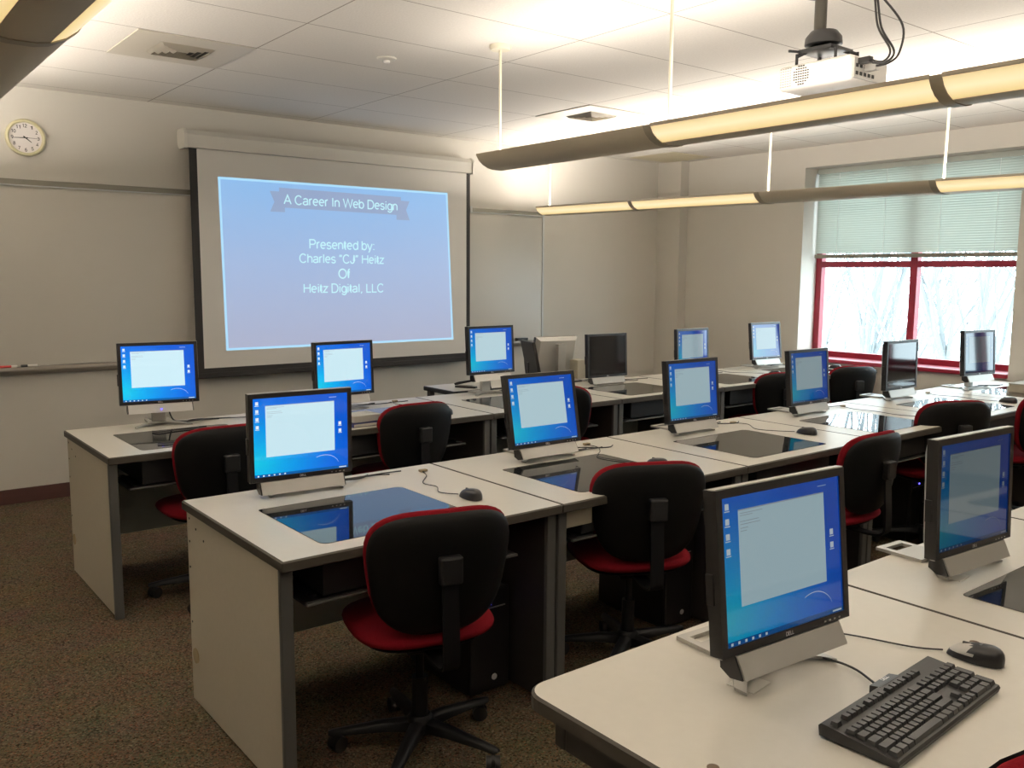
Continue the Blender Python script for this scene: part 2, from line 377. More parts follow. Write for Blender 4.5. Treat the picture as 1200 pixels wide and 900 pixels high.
def window(n, y0, y1, blind_z, label):
    w = empty('window_%d' % n, (XR+.27, y0, WZ0)); w['kind'] = 'structure'
    L = y1-y0; H = WZ1-WZ0
    bm = bmesh.new()                                # outer frame, local coords: x out, y along, z up
    bx(bm, -.02,.05, 0,.06, 0,H, bev=.004); bx(bm, -.02,.05, L-.06,L, 0,H, bev=.004)
    bx(bm, -.02,.05, .06,L-.06, H-.06,H, bev=.004); bx(bm, -.02,.05, .06,L-.06, 0,.055, bev=.004)
    obj('window_frame', bm, 'redframe', w)
    obj('mullion', box(-.025,.05, L/2-.045,L/2+.02, .055,H-.06, bev=.004), 'redframe', w)
    bm = bmesh.new(); bx(bm, -.018,.045, .06,L/2-.045, .85,.905, bev=.004); bx(bm, -.018,.045, L/2+.02,L-.06, .85,.905, bev=.004)
    obj('transom', bm, 'redframe', w)
    obj('glass_pane', box(.02,.024, .055,L/2-.04, .05,H-.055), 'pane', w)
    obj('glass_pane', box(.02,.024, L/2+.015,L-.055, .05,H-.055), 'pane', w)
    obj('window_sill', box(-.295,-.02, 0,L, -.03,.004, bev=.004), 'redframe', w)
    # venetian blind
    b = empty('window_blind', (XR+.195, y0, 0)); tag(b, label, 'blind')
    obj('head_rail', box(-.02,.02, .02,L-.02, WZ1-.050,WZ1-.002, bev=.003), 'blind', b)
    obj('bottom_rail', box(-.016,.016, .02,L-.02, blind_z-.03,blind_z+.005, bev=.004), 'alu', b)
    bm = bmesh.new(); z = blind_z+.025
    while z < WZ1-.06:
        v = []
        for yy in (.025, L-.025):
            for (dx, dz) in ((-.0065,-.0115),(-.0035,-.002),(.001,.0055),(.0065,.0115)): v.append(bm.verts.new((dx, yy, z+dz)))
        for k in range(3): bm.faces.new((v[k], v[k+1], v[k+5], v[k+4]))
        z += .0205
    obj('slats', bm, 'blind', b)
    for f in (.13,.37,.63,.87):
        bm = bmesh.new(); tube(bm, [(-.014, L*f, blind_z), (-.014, L*f, WZ1-.05)], .0018, 5); obj('ladder_cord', bm, 'white', b)
    return w
window(1, WY0, WY1, 1.765, 'pale green venetian blind half lowered over the red-framed window')
window(2, VY0, VY1, 1.765, 'venetian blind over the nearer window, right of the wall pier')

# ------------------------------------------------------------------ outside
tag(obj('ground_outside', box(5.9, 60, -30, 45, -4.2, -4), 'snow'), kind='structure')
def tree(x, y, h, seed):
    rnd = random.Random(seed); bm = bmesh.new()
    def grow(p, d, ln, r, lv):
        pts = [p]; q = Vector(p); dd = Vector(d)
        for i in range(4):
            dd = (dd + Vector((rnd.uniform(-.13,.13), rnd.uniform(-.13,.13), rnd.uniform(-.02,.1)))).normalized(); q = q + dd*ln/4; pts.append(q.copy())
        tube(bm, pts, [r*(1-.13*i) for i in range(5)], 5 if lv else 7, False)
        if lv < 4:
            for k in range(3 if lv else 7):
                t = rnd.randint(1, 4); a = rnd.uniform(0, 6.28); s = rnd.uniform(.25,.55)
                nd = (dd + Vector((math.cos(a)*s, math.sin(a)*s, rnd.uniform(0,.4)))).normalized()
                grow(pts[t], nd, ln*rnd.uniform(.45,.65), r*.5, lv+1)
    grow(Vector((0,0,0)), Vector((0,0,1)), h*.6, .085, 0)
    o = obj('bare_tree', bm, 'bark'); o.location = (x, y, -4.05); return o
spots = [(11.5,5.7,9.5),(11.8,8.0,9),(15.5,7.1,11),(15.2,9.4,10.5),(15.8,11.7,11),(20,9.3,12),(20.4,11.9,12),(19.8,14.4,12.5),(20.3,16.9,12),(11.6,1.6,9.5),(12,3.6,9),(15.6,4.6,10)]
for i, (x, y, h) in enumerate(spots):
    tag(tree(x, y, h, i+3), 'leafless pale tree among the bright trees seen through the window', 'tree', 'bare trees outside the window')

# ------------------------------------------------------------------ front wall fittings
def board(name, x0, x1, label, clip):
    t = empty(name, ((x0+x1)/2, YW, .93)); tag(t, label, 'whiteboard'); ox = (x0+x1)/2
    obj('board_surface', box(x0-ox, x1-ox, -.016, -.001, 0, 1.19), 'board', t)
    bm = bmesh.new(); bx(bm, x0-ox, x1-ox, -.026,-.001, 1.192,1.232, bev=.003)
    obj('map_rail', bm, 'alu', t)
    obj('rail_lip', box(x0-ox, x1-ox, -.030,-.0262, 1.188,1.196), 'alu_bright', t)
    bm = bmesh.new(); prism(bm, [(-.075,-.03),(-.08,-.02),(-.078,0),(-.073,-.004),(-.001,-.004),(-.001,-.055),(-.03,-.055)], x0-ox, x1-ox, 'x')
    obj('pen_tray', bm, 'tray', t)
    c = bmesh.new(); bx(c, clip-ox-.012, clip-ox+.012, -.036,-.0305, 1.185,1.245, bev=.003); obj('map_clip', c, 'alu_bright', t)
    return t
board('whiteboard', -3.2, 1.49, 'wide whiteboard on the front wall left of and behind the projection screen', -.955)
t = board('whiteboard', 1.50, 3.69, 'whiteboard section right of the projection screen with bright edge trim', 2.83)
obj('edge_trim', box(3.69-2.595, 3.70-2.595+.01, -.024,-.001, -.03,1.235), 'alu_bright', t)

# projection screen
s = empty('projection_screen', (1.50, 6.34, .78)); tag(s, 'pull-down projection screen with black border showing a blue title slide', 'projection screen')
bm = bmesh.new(); prism(bm, [(-.05,.0),(.06,.0),(.09,.03),(.09,.125),(-.03,.125),(-.055,.09)], -1.255, 1.255, 'x')
o = obj('screen_housing', bm, 'screencase', s, loc=(0,0,1.672)); o['label'] = 'off-white metal housing tube'
for sx in (-1,1):
    bm = bmesh.new(); prism(bm, [(-.062,-.008),(.064,-.008),(.095,.026),(.095,.132),(-.034,.132),(-.066,.094)], sx*1.262-.01, sx*1.262+.01, 'x')
    obj('housing_end_cap', bm, 'offwhite', s, loc=(0,0,1.672))
x0, x1 = -1.168, 1.225
obj('screen_fabric', box(x0, x1, -.003,.003, .07,1.70), 'screenfab', s)
def border(verts): 
    return verts
bm = bmesh.new(); bx(bm, x0-.055, x0, -.003,.003, .03,1.70); bx(bm, x1, x1+.04, -.003,.003, .03,1.70); bx(bm, x0, x1, -.003,.003, .03,.07)
obj('black_border', bm, 'screenborder', s)
bm = bmesh.new(); bx(bm, x0-.06, x1+.045, -.014,.014, -.004,.035, bev=.004); obj('weight_bar', bm, 'screenborder', s)
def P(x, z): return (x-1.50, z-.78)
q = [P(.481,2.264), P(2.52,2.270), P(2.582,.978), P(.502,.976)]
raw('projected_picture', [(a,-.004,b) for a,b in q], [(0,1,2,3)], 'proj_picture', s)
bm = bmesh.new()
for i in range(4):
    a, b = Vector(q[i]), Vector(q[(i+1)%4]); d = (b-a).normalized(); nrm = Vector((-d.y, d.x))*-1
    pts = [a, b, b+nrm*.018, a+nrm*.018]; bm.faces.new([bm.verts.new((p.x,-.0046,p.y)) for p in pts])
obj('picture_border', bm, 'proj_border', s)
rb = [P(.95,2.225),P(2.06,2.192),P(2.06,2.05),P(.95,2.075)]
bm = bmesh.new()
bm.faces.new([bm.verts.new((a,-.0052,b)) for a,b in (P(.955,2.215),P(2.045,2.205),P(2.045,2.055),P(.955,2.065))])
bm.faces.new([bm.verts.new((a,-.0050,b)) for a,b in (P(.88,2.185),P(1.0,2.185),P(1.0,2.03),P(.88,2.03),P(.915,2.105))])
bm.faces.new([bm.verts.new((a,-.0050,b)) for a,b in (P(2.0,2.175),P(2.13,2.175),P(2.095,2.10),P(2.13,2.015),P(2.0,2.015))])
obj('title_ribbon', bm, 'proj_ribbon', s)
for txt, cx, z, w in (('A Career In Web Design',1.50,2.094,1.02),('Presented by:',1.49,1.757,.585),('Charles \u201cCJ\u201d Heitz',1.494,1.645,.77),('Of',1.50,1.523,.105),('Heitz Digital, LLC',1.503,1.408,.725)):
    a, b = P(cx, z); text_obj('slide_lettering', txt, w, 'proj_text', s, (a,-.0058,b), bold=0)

# wall clock
c = empty('wall_clock', (-.757, YW, 2.431)); tag(c, 'round wall clock with cream rim on the front wall, top left', 'clock')
bm = bmesh.new(); lathe(bm, [(.118,-.001),(.120,-.02),(.116,-.034),(.106,-.038),(.098,-.030),(.097,-.012)], n=40, axis='y'); obj('clock_rim', bm, 'clockrim', c, True)
bm = bmesh.new(); lathe(bm, [(.0975,-.013),(.0975,-.016)], n=40, axis='y'); obj('clock_face', bm, 'clockface', c)
for k in range(1, 13):
    a = R(90-30*k); text_obj('numeral', str(k), .026 if k > 9 else .014, 'ink', c, (.077*math.cos(a), -.0175, .077*math.sin(a)-.010), height=.022, bold=.01)
for nm, ang, ln, w in (('hour_hand', 228, .045, .004), ('minute_hand', 183, .068, .0032), ('second_hand', 0, .086, .0016)):
    a = R(ang) if nm != 'hour_hand' else R(-38)
    d = Vector((math.cos(a),0,math.sin(a))); n_ = Vector((-d.z,0,d.x))
    bm = bmesh.new(); pts = [n_*w-d*.015, -n_*w-d*.015, d*ln-n_*w*.5, d*ln+n_*w*.5]
    lo = [bm.verts.new((p.x,-.0185,p.z)) for p in pts]; hi = [bm.verts.new((p.x,-.0195,p.z)) for p in pts]
    bm.faces.new(hi); bm.faces.new(lo[::-1])
    for i in range(4): bm.faces.new((lo[i],lo[(i+1)%4],hi[(i+1)%4],hi[i]))
    obj(nm, bm, 'ink', c)

# markers and eraser on the trays
def marker(x, m, label):
    t = empty('dry_erase_marker', (x, 6.405, .934)); tag(t, label, 'marker')
    bm = bmesh.new(); lathe(bm, [(.004,-.05),(.008,-.048),(.008,.03),(.007,.031)], n=10, axis='x'); obj('barrel', bm, 'white' if m=='ink' else m, t, True)
    bm = bmesh.new(); lathe(bm, [(.0085,-.066),(.0085,-.03),(.008,-.028)] if m=='ink' else [(.0085,.03),(.0085,.062),(.007,.066)], n=10, axis='x'); obj('cap', bm, m if m=='ink' else 'white', t, True)
marker(-.955, 'redpen', 'red dry-erase marker on the whiteboard tray at the left edge')
marker(-.80, 'ink', 'black and white dry-erase marker on the whiteboard tray')
t = empty('board_eraser', (3.42, 6.395, .926)); tag(t, 'black felt eraser on the tray right of the screen', 'eraser')
obj('eraser_block', box(-.065,.065,-.022,.022,.010,.030,bev=.004), 'blackplastic', t); obj('felt_pad', box(-.062,.062,-.02,.02,0,.010), 'ink', t)

# ------------------------------------------------------------------ ceiling fittings
def vent(x0, x1, y0, y1, label, m='vent', g=.14):
    t = empty('ceiling_vent', ((x0+x1)/2, (y0+y1)/2, ZC)); tag(t, label, 'vent', 'square air vents in the ceiling')
    a, b = (x1-x0)/2, (y1-y0)/2
    bm = bmesh.new()
    for q in ((-a,-g,-b,b),(g,a,-b,b),(-g,g,-b,-g),(-g,g,g,b)): bx(bm, q[0],q[1],q[2],q[3], -.006,0)
    obj('vent_panel', bm, m, t)
    obj('vent_throat', box(-g,g,-g,g,-.002,0), 'ventdark', t)
    for k in range(4):
        r = g*(1-.22*k); z = -.012+.002*k
        if r < .03: break
        bm = bmesh.new()
        for sx, sy in ((1,0),(-1,0),(0,1),(0,-1)):
            if sx: vs = [(sx*r,-r,-.004),(sx*r,r,-.004),(sx*(r-.018),r-.018,-.020),(sx*(r-.018),-r+.018,-.020)]
            else: vs = [(-r,sy*r,-.004),(r,sy*r,-.004),(r-.018,sy*(r-.018),-.020),(-r+.018,sy*(r-.018),-.020)]
            bm.faces.new([bm.verts.new(v) for v in vs])
        bmesh.ops.solidify(bm, geom=bm.faces[:], thickness=.0015)
        obj('louver', bm, m, t)
    return t
vent(-.575,.028,4.482,5.082, 'square air vent in the ceiling nearest the clock, left of the screen')
vent(2.475,3.08,4.482,5.082, 'square air vent in the ceiling above the middle pendant light')
t = obj('ceiling_access_panel', box(4.75,5.33,5.72,6.3,-.004,0,bev=.001), 'cream'); t.location = (0,0,ZC); tag(t, 'square tan access panel in the ceiling corner above the wall column', 'access panel')
def disc(x, y, r, label, name='smoke_detector'):
    t = empty(name, (x,y,ZC)); tag(t, label, 'detector' if name=='smoke_detector' else 'sprinkler')
    bm = bmesh.new(); lathe(bm, [(r,0),(r*.96,-.008),(r*.6,-.014),(.002,-.015)], n=24); obj('cover_plate', bm, 'offwhite', t, True)
    bm = bmesh.new(); lathe(bm, [(r*.35,-.012),(r*.32,-.026),(.002,-.030)], n=16); obj('centre_cap', bm, 'white', t, True)
disc(.678, 4.223, .055, 'small round white ceiling fitting left of the cream rod canopy')
bm = bmesh.new(); lathe(bm, [(.085,-.002),(.08,-.012),(.062,-.018),(.055,-.006)], n=24)
t = obj('sprinkler_ring', bm, 'pole'); t.location = (4.0,3.22,ZC); tag(t, 'dark ring in the ceiling just beneath the middle pendant, right of the projector', 'ceiling ring')

# ------------------------------------------------------------------ pendant lights
PROF = [(-.14,0),(-.139,-.008),(-.122,-.034),(-.096,-.054),(-.062,-.069),(-.03,-.075),(.03,-.075),(.062,-.069),(.096,-.054),(.122,-.034),(.139,-.008),(.14,0)]
def strip(bm, prof, y0, y1, th=.003):
    pr = [Vector((a,b)) for a,b in prof]
    inner = []
    for i, p in enumerate(pr):
        d = (pr[min(i+1,len(pr)-1)]-pr[max(i-1,0)]).normalized(); inner.append(p + Vector((-d.y,d.x))*th)
    poly = [(p.x,p.y) for p in pr] + [(p.x,p.y) for p in inner[::-1]]
    prism(bm, poly, y0, y1, 'y'); return bm
def pendant(x, yend, zr, segs, rods, label, slope=0, power=()):
    t = empty('pendant_light', (x, yend, zr)); tag(t, label, 'pendant light'); y = 0.0
    if slope: t.rotation_euler = (-slope,0,0)
    for k, (ln, lit) in enumerate(segs):
        a, b = y-ln, y
        if lit:
            for pr in (PROF[1:5], PROF[-5:-1]):
                bm = bmesh.new(); strip(bm, pr, a+.02, b-.02); obj('lit_lens', bm, 'lens', t, True)['label'] = 'glowing warm yellow lens'
            bm = bmesh.new(); strip(bm, PROF[4:8], a+.02, b-.02, .005); obj('spine', bm, 'fixture', t, True)
            for sx in (-1,1):
                obj('rim', box(min(sx*.1365,sx*.1435), max(sx*.1365,sx*.1435), a+.02, b-.02, -.010, .004, bev=.001), 'fixture_rim', t)
        else:
            bm = bmesh.new(); strip(bm, PROF, a+.02, b-.02, .004); obj('solid_shell', bm, 'fixture', t, True)
        bm = bmesh.new(); strip(bm, [(p[0]*1.02, p[1]*1.03-.001) for p in PROF], a-.0205, a+.0205, .006); obj('joint_band', bm, 'fixture_rim', t, True)
        L = bpy.data.lights.new('fluorescent_lamp', 'AREA'); L.shape = 'RECTANGLE'; L.size = .13; L.size_y = ln-.1
        L.color = (1,.905,.81); L.energy = power[k] if k < len(power) else power[-1]
        o = link(bpy.data.objects.new('fluorescent_lamp', L), t); o.location = (0,(a+b)/2,-.012); o.rotation_euler = (math.pi,0,0)
        y = a
    bm = bmesh.new(); prism(bm, [(p[0],p[1]) for p in PROF], -.022, -.016, 'y'); obj('end_plate', bm, 'fixture', t)
    for ry in rods:
        bm = bmesh.new(); tube(bm, [(0,ry-yend,-.06),(0,ry-yend,ZC-zr-.02)], .008, 8); obj('suspension_rod', bm, 'rod', t, True)
        bm = bmesh.new(); lathe(bm, [(.058,ZC-zr),(.058,ZC-zr-.012),(.05,ZC-zr-.024),(.012,ZC-zr-.026)], c=(0,ry-yend,0)); obj('canopy', bm, 'rod', t, True)
UP = 17.0
pendant(1.0, 3.64, 2.192, [(1.23,0),(1.22,1),(1.22,1),(1.22,0)], (3.60,2.41,-.03), 'middle pendant light running towards the camera beneath the projector', power=(8,10,11,14))
pendant(3.5, 6.15, 2.182, [(1.21,1),(1.24,1),(1.26,0),(1.22,1),(1.22,0),(1.22,1)], (6.10,3.70,2.44,.0), 'pendant light nearest the window, crossing in front of the blind', slope=-.011, power=(26,26,26,26,20,20))
pendant(-1.5, 6.05, 2.185, [(1.21,1),(1.21,1),(1.40,0),(1.22,1),(1.22,1),(1.22,0)], (6.0,3.6,-.04), 'pendant light at the top left corner, nearest the clock', power=(24,24,20,20))

# ------------------------------------------------------------------ projector
t = empty('ceiling_projector', (1.52, 2.0, ZC)); tag(t, 'white projector hanging from a dark ceiling pole above the middle pendant', 'projector')
bm = bmesh.new(); tube(bm, [(0,.04,0),(0,.04,-.19)], .026, 16); obj('pole', bm, 'pole', t, True)
bm = bmesh.new(); lathe(bm, [(.07,0),(.07,-.01),(.03,-.012)], c=(0,.04,0)); obj('ceiling_flange', bm, 'pole', t, True)
bm = bmesh.new(); lathe(bm, [(.03,-.155),(.055,-.16),(.075,-.185),(.078,-.215),(.05,-.225)], c=(0,.02,0), n=20)
for k in range(4):
    a = R(45+90*k); tube(bm, [(.03*math.cos(a),.02+.03*math.sin(a),-.225),(.115*math.cos(a),.13*math.sin(a),-.262)], .009, 6)
    tube(bm, [(.115*math.cos(a),.13*math.sin(a),-.252),(.115*math.cos(a),.13*math.sin(a),-.302)], .007, 6)
bx(bm, -.085,.085,-.07,.09,-.25,-.236,bev=.003); tube(bm, [(-.13,.10,-.245),(-.05,.06,-.245)], .006, 6)
obj('mount_bracket', bm, 'blackplastic', t, True)
bm = bmesh.new(); X0,X1,Y0,Y1,Z0,Z1 = -.12,.16,-.19,.16,-.405,-.30
bx(bm, X0,X1,Y0,Y1,Z0,Z1, bev=.022); obj('projector_body', bm, 'white', t, 60)
bm = bmesh.new()
for r_ in range(8):
    for c_ in range(7):
        yy = .005+.011*c_; zz = -.39+.0105*r_
        if (c_-3)**2/12.5+(r_-3.5)**2/15 < 1: bx(bm, X0-.0012,X0+.001, yy,yy+.0075, zz,zz+.005)
obj('exhaust_grille', bm, 'ink', t)
bm = bmesh.new()
for r_ in range(8):
    for c_ in range(5): bx(bm, X0-.0012,X0+.001, .09+.0115*c_,.0975+.0115*c_, -.39+.0105*r_,-.3855+.0105*r_)
obj('intake_grille', bm, 'silver_dark', t)
bm = bmesh.new(); lathe(bm, [(.032,.15),(.032,.175),(.026,.175),(.024,.165)], c=(.06,0,-.352), axis='y'); obj('lens_barrel', bm, 'blackplastic', t, True)
obj('connector_panel', box(X0+.015,X1-.02,Y0-.004,Y0+.004,-.395,-.315), 'silver', t)
bm = bmesh.new()
for i in range(5):
    for j in range(2): bx(bm, X0+.025+.03*i,X0+.042+.03*i,Y0-.006,Y0-.003,-.383+.03*j,-.369+.03*j)
obj('sockets', bm, 'ink', t)
for i,(a,b) in enumerate(((-.07,-.33),(-.02,-.352))):
    obj('cable_plug', box(a-.014,a+.016,Y0-.055,Y0-.005,b-.012,b+.012,bev=.002), 'blackplastic' if i==0 else 'silver', t)
for i,(dx, sx) in enumerate(((.0,.0),(.02,.03),(.06,.07))):
    pts = [(-.07+.02*i,Y0-.05,-.33-.01*i),(-.06+.02*i,Y0-.10,-.345),(-.04+sx,Y0-.115,-.30),(-.01+sx*.9,Y0-.09+.05*(i<2)-.02*(i==2),-.19),(-.02+dx,Y0-.02,-.06),(-.03+dx,Y0+.03,0)]
    bm = bmesh.new(); tube(bm, spline(pts,7), .0045, 6); obj('hanging_cable', bm, 'rubber', t, True)

# ------------------------------------------------------------------ desks
ZD = .7523; W = 1.0612; DD = .867
def slab(bm, x0,x1,y0,y1,z0,z1,rad,bev=.006,cap=True):
    o1 = rrect(x0,x1,y0,y1,rad); o2 = inset_poly(x0,x1,y0,y1,rad,bev)
    A = [bm.verts.new((a,b,z0+.004)) for a,b in o1]; Z = [bm.verts.new((a,b,z0)) for a,b in o2]
    B = [bm.verts.new((a,b,z1-bev*.7)) for a,b in o1]; C = [bm.verts.new((a,b,z1)) for a,b in o2]; n = len(o1)
    for i in range(n):
        j = (i+1)%n
        for p, q in ((Z,A),(A,B),(B,C)): bm.faces.new((p[i],p[j],q[j],q[i])).material_index = 1
    bm.faces.new(Z[::-1]).material_index = 1; bm.faces.new(C).material_index = 0
    return bm
def desk(x, y, label, left='darkpanel', glass=True, rad=.006, radf=.006, group=None, legs=True, w=W):
    t = empty('computer_desk', (x, y, 0)); tag(t, label, 'desk', group)
    o = obj('desktop', slab(bmesh.new(), .0006, w-.0006, 0, DD, ZD-.034, ZD, (rad,radf,radf,rad)), ['laminate','edge'], t)
    if not legs:
        obj('leg_panel', box(.07,.11,.14,DD-.14,.0,ZD-.035), 'darkpanel', t)
        obj('leg_panel', box(w-.05,w-.01,.10,DD-.08,.0,ZD-.035), 'darkpanel', t)
        obj('apron_rail', box(.045,w-.05,DD-.085,DD-.055,ZD-.11,ZD-.035,bev=.003), 'darkpanel', t)
        obj('apron_rail', box(.045,.075,.06,DD-.086,ZD-.11,ZD-.035,bev=.003), 'darkpanel', t)
        obj('modesty_panel', box(.112,w-.052,DD-.15,DD-.14,.25,ZD-.12), 'darkpanel', t)
        for gx, gy in ((.077,.449),(w-.113,.417)):
            bm = bmesh.new(); lathe(bm, [(.0105,ZD-.002),(.0105,ZD+.0012),(.008,ZD+.0018)], c=(gx,gy,0), n=16); obj('cover_cap', bm, 'brownstain', t)
        return t
    if glass:
        obj('glass_panel', slab(bmesh.new(), .165,.735, .085,.575, ZD-.002,ZD+.0016,(.03,.012,.03,.012),bev=.0015), ['glass_black','edge'], t)
        obj('monitor_well', box(.16,.74,.07,.62,ZD-.155,ZD-.036,bev=.004), 'wellblack', t)
    p = obj('side_panel', box(.012,.040,.048,DD-.02,.012,ZD-.035), left, t)
    if left == 'side':
        p['label'] = 'cream laminate end panel'
        bm = bmesh.new(); lathe(bm, [(.028,.012),(.028,.008),(.022,.007)], c=(0,.80,.19), axis='x', n=20); obj('cable_cover', bm, 'tan', t)
        for sy, sz in ((.83,.705),(.765,.68),(.69,.655),(.835,.62),(.838,.525),(.838,.32)):
            bm = bmesh.new(); lathe(bm, [(.0045,.012),(.0045,.0105)], c=(0,sy-.01,sz-.01), axis='x', n=8); obj('screw', bm, 'ink', t)
    obj('side_panel', box(w-.040,w-.012,.048,DD-.02,.012,ZD-.035), 'side' if 'far right' in label else 'darkpanel', t)
    obj('front_post', box(.006,.046,.03,.049,0,ZD-.035,bev=.004), 'post', t)
    obj('front_post', box(w-.046,w-.006,.03,.049,0,ZD-.035,bev=.004), 'post', t)
    obj('modesty_panel', box(.041,w-.041,DD-.045,DD-.03,.17,.60), 'modesty', t)
    obj('keyboard_tray', box(.10,.90,.07,.34,.578,.590,bev=.002), 'blackplastic', t)
    obj('tray_lip', box(.10,.90,.055,.069,.580,.590,bev=.003), 'post', t)
    for rx in (.13,.86): obj('tray_bracket', box(rx,rx+.02,.10,.34,.591,ZD-.156), 'blackplastic', t)
    return t
ROW1, ROW2, ROW3 = (-.966,3.848), (-.948,2.062), (-.892,.193)
ordn = ['leftmost','second from the left','third from the left','fourth from the left','fifth from the left','far right']
for i in range(6):
    desk(ROW1[0]+i*W, ROW1[1], ('%s desk of the far row, beside the front wall' if i else '%s desk of the far row with cream end panel') % ordn[i], 'side' if i == 0 else 'darkpanel')
for i in range(6):
    d = desk(ROW2[0]+i*W, ROW2[1], ('%s desk of the middle row with a dark glass inset' if i else '%s desk of the middle row, cream end panel facing the aisle') % ordn[i], 'side' if i == 0 else 'darkpanel')
    if i == 0:
        ps = obj('power_strip', box(.10,.40,DD-.085,DD-.046,.36,.40,bev=.004), 'beige', d); obj('led', box(.47,.478,DD-.09,DD-.086,.37,.377), 'led_red', d)
        bm = bmesh.new(); tube(bm, spline([(.40,DD-.07,.38),(.42,.72,.44),(.46,.73,.45),(.50,.75,.42),(.53,DD-.06,.38)],6), .004, 6); obj('power_cord', bm, 'beige', d, True)
    if i == 1: obj('bracket_box', box(.045,.20,.06,.16,ZD-.115,ZD-.036,bev=.003), 'beige', d)
desk(ROW3[0], ROW3[1], 'nearest table with rounded corners holding the black keyboard', glass=False, rad=.055, radf=.006, legs=False)
desk(ROW3[0]+W, ROW3[1], 'second desk of the nearest row, just right of the keyboard table')
desk(ROW3[0]+2*W, ROW3[1], 'nearest-row desk cut off at the right edge of the photo')

# ------------------------------------------------------------------ monitors
MW, MH = .393, .321
def ring(bm, x0,x1,z0,z1, i, y0, y1, rad=.004):
    bx(bm, x0,x0+i,y0,y1,z0,z1); bx(bm, x1-i,x1,y0,y1,z0,z1); bx(bm, x0+i,x1-i,y0,y1,z0,z0+i); bx(bm, x0+i,x1-i,y0,y1,z1-i,z1)
def quad(bm, x0,x1,z0,z1,y):
    return bm.faces.new([bm.verts.new(v) for v in ((x0,y,z0),(x1,y,z0),(x1,y,z1),(x0,y,z1))])
def make_monitor():
    t = empty('computer_monitor')
    h = MW/2; B = .0165
    bm = bmesh.new(); ring(bm, -h,h,0,MH,B,-.002,.030); obj('bezel', bm, 'bezel', t)
    bm = bmesh.new(); bx(bm, -h,h,.001,.014,-.0016,.0004); bx(bm, -h,h,.001,.018,MH-.0004,MH+.0022); bx(bm, h-.0004,h+.0014,.001,.008,0,MH); obj('rim', bm, 'silver', t)
    bm = bmesh.new()                               # tapered back
    for (w_, z0, z1, y) in (): pass
    A = [(-h+.003,.030,.003),(h-.003,.030,.003),(h-.003,.030,MH-.003),(-h+.003,.030,MH-.003)]
    Bk = [(-h+.045,.060,.04),(h-.045,.060,.04),(h-.045,.060,MH-.045),(-h+.045,.060,MH-.045)]
    va = [bm.verts.new(v) for v in A]; vb = [bm.verts.new(v) for v in Bk]
    for i in range(4): bm.faces.new((va[i],va[(i+1)%4],vb[(i+1)%4],vb[i]))
    bm.faces.new(vb); bm.faces.new(va[::-1]); obj('rear_shell', bm, 'silver', t)
    obj('side_port', box(-h-.004,-h+.001,.012,.030,.10,.16,bev=.001), 'bezel', t)
    bm = bmesh.new(); x0,x1,z0,z1 = -h+B,h-B,B,MH-B; quad(bm,x0,x1,z0,z1,.001); d = obj('display', bm, 'lcd_desktop', t)
    w, hh = x1-x0, z1-z0
    fx = lambda f: x0+w*f
    fz = lambda f: z0+hh*f
    bm = bmesh.new(); quad(bm, x0,x1,z0,fz(.035),.0006); obj('taskbar', bm, 'lcd_taskbar', d)
    bm = bmesh.new(); quad(bm, fx(.125),fx(.855),fz(.25),fz(.905),.0004); obj('open_window', bm, 'lcd_window', d)
    bm = bmesh.new(); quad(bm, fx(.125),fx(.855),fz(.897),fz(.905),.0002)
    for k, (ln, zz) in enumerate(((.18,.875),(.10,.86),(.15,.82),(.16,.80),(.06,.775),(.05,.755))): quad(bm, fx(.14),fx(.14+ln),fz(zz),fz(zz)+.0012,.0001)
    obj('window_text', bm, 'lcd_text', d)
    bm = bmesh.new()
    for a, b in ((.04,.92),(.04,.82),(.04,.72),(.04,.62),(.915,.585),(.915,.49)):
        quad(bm, fx(a)-.0055,fx(a)+.0055,fz(b)-.001,fz(b)+.011,.0003); quad(bm, fx(a)-.0075,fx(a)+.0075,fz(b)-.005,fz(b)-.003,.0003)
    for k in range(6): quad(bm, fx(.03+.055*k),fx(.03+.055*k)+.006,z0+.002,z0+.0075,.0002)
    quad(bm, fx(.90),fx(.98),z0+.003,z0+.0065,.0002); quad(bm, fx(.80),fx(.88),fz(.95),fz(.955),.0002)
    obj('desktop_icons', bm, 'lcd_icons', d)
    bm = bmesh.new(); prev = None
    for k in range(13):
        a = R(120-8.5*k); p = (fx(.735)+.055*math.cos(a)*1.1, .0002, fz(.035)+.055*math.sin(a)*.85); ww = .0009
        cur = (bm.verts.new(p), bm.verts.new((p[0],p[1],p[2]+ww*1.6)))
        if prev: bm.faces.new((prev[0],cur[0],cur[1],prev[1]))
        prev = cur
    obj('wallpaper_arc', bm, 'lcd_icons', d)
    text_obj('brand_lettering', 'DELL', .024, 'logo', t, (0,-.0026,.0045), bold=.02)
    bm = bmesh.new()
    for k in range(4): bx(bm, h-.085+.016*k,h-.080+.016*k,-.003,-.0015,.005,.008)
    obj('control_buttons', bm, 'silver_dark', t)
    bm = bmesh.new(); sw = .158                     # soundbar: slanted silver front
    prism(bm, [(-.004,-.002),(.035,-.002),(.035,-.03),(.012,-.046),(-.022,-.046)], -sw, sw, 'x'); sb = obj('soundbar', bm, 'silver_dark', t)
    for sx in (-1,1):
        bm = bmesh.new(); prism(bm, [(.0,-.0025),(.037,-.0025),(.037,-.032),(.013,-.047),(-.018,-.0455)], sx*(sw+.0005), sx*(sw+.005), 'x'); obj('end_cap', bm, 'bezel', sb)
    return t
PANEL = {'bezel','rim','rear_shell','side_port','display','brand_lettering','control_buttons','soundbar'}
def base_name(o): return o.name.split('.')[0]
proto = make_monitor()
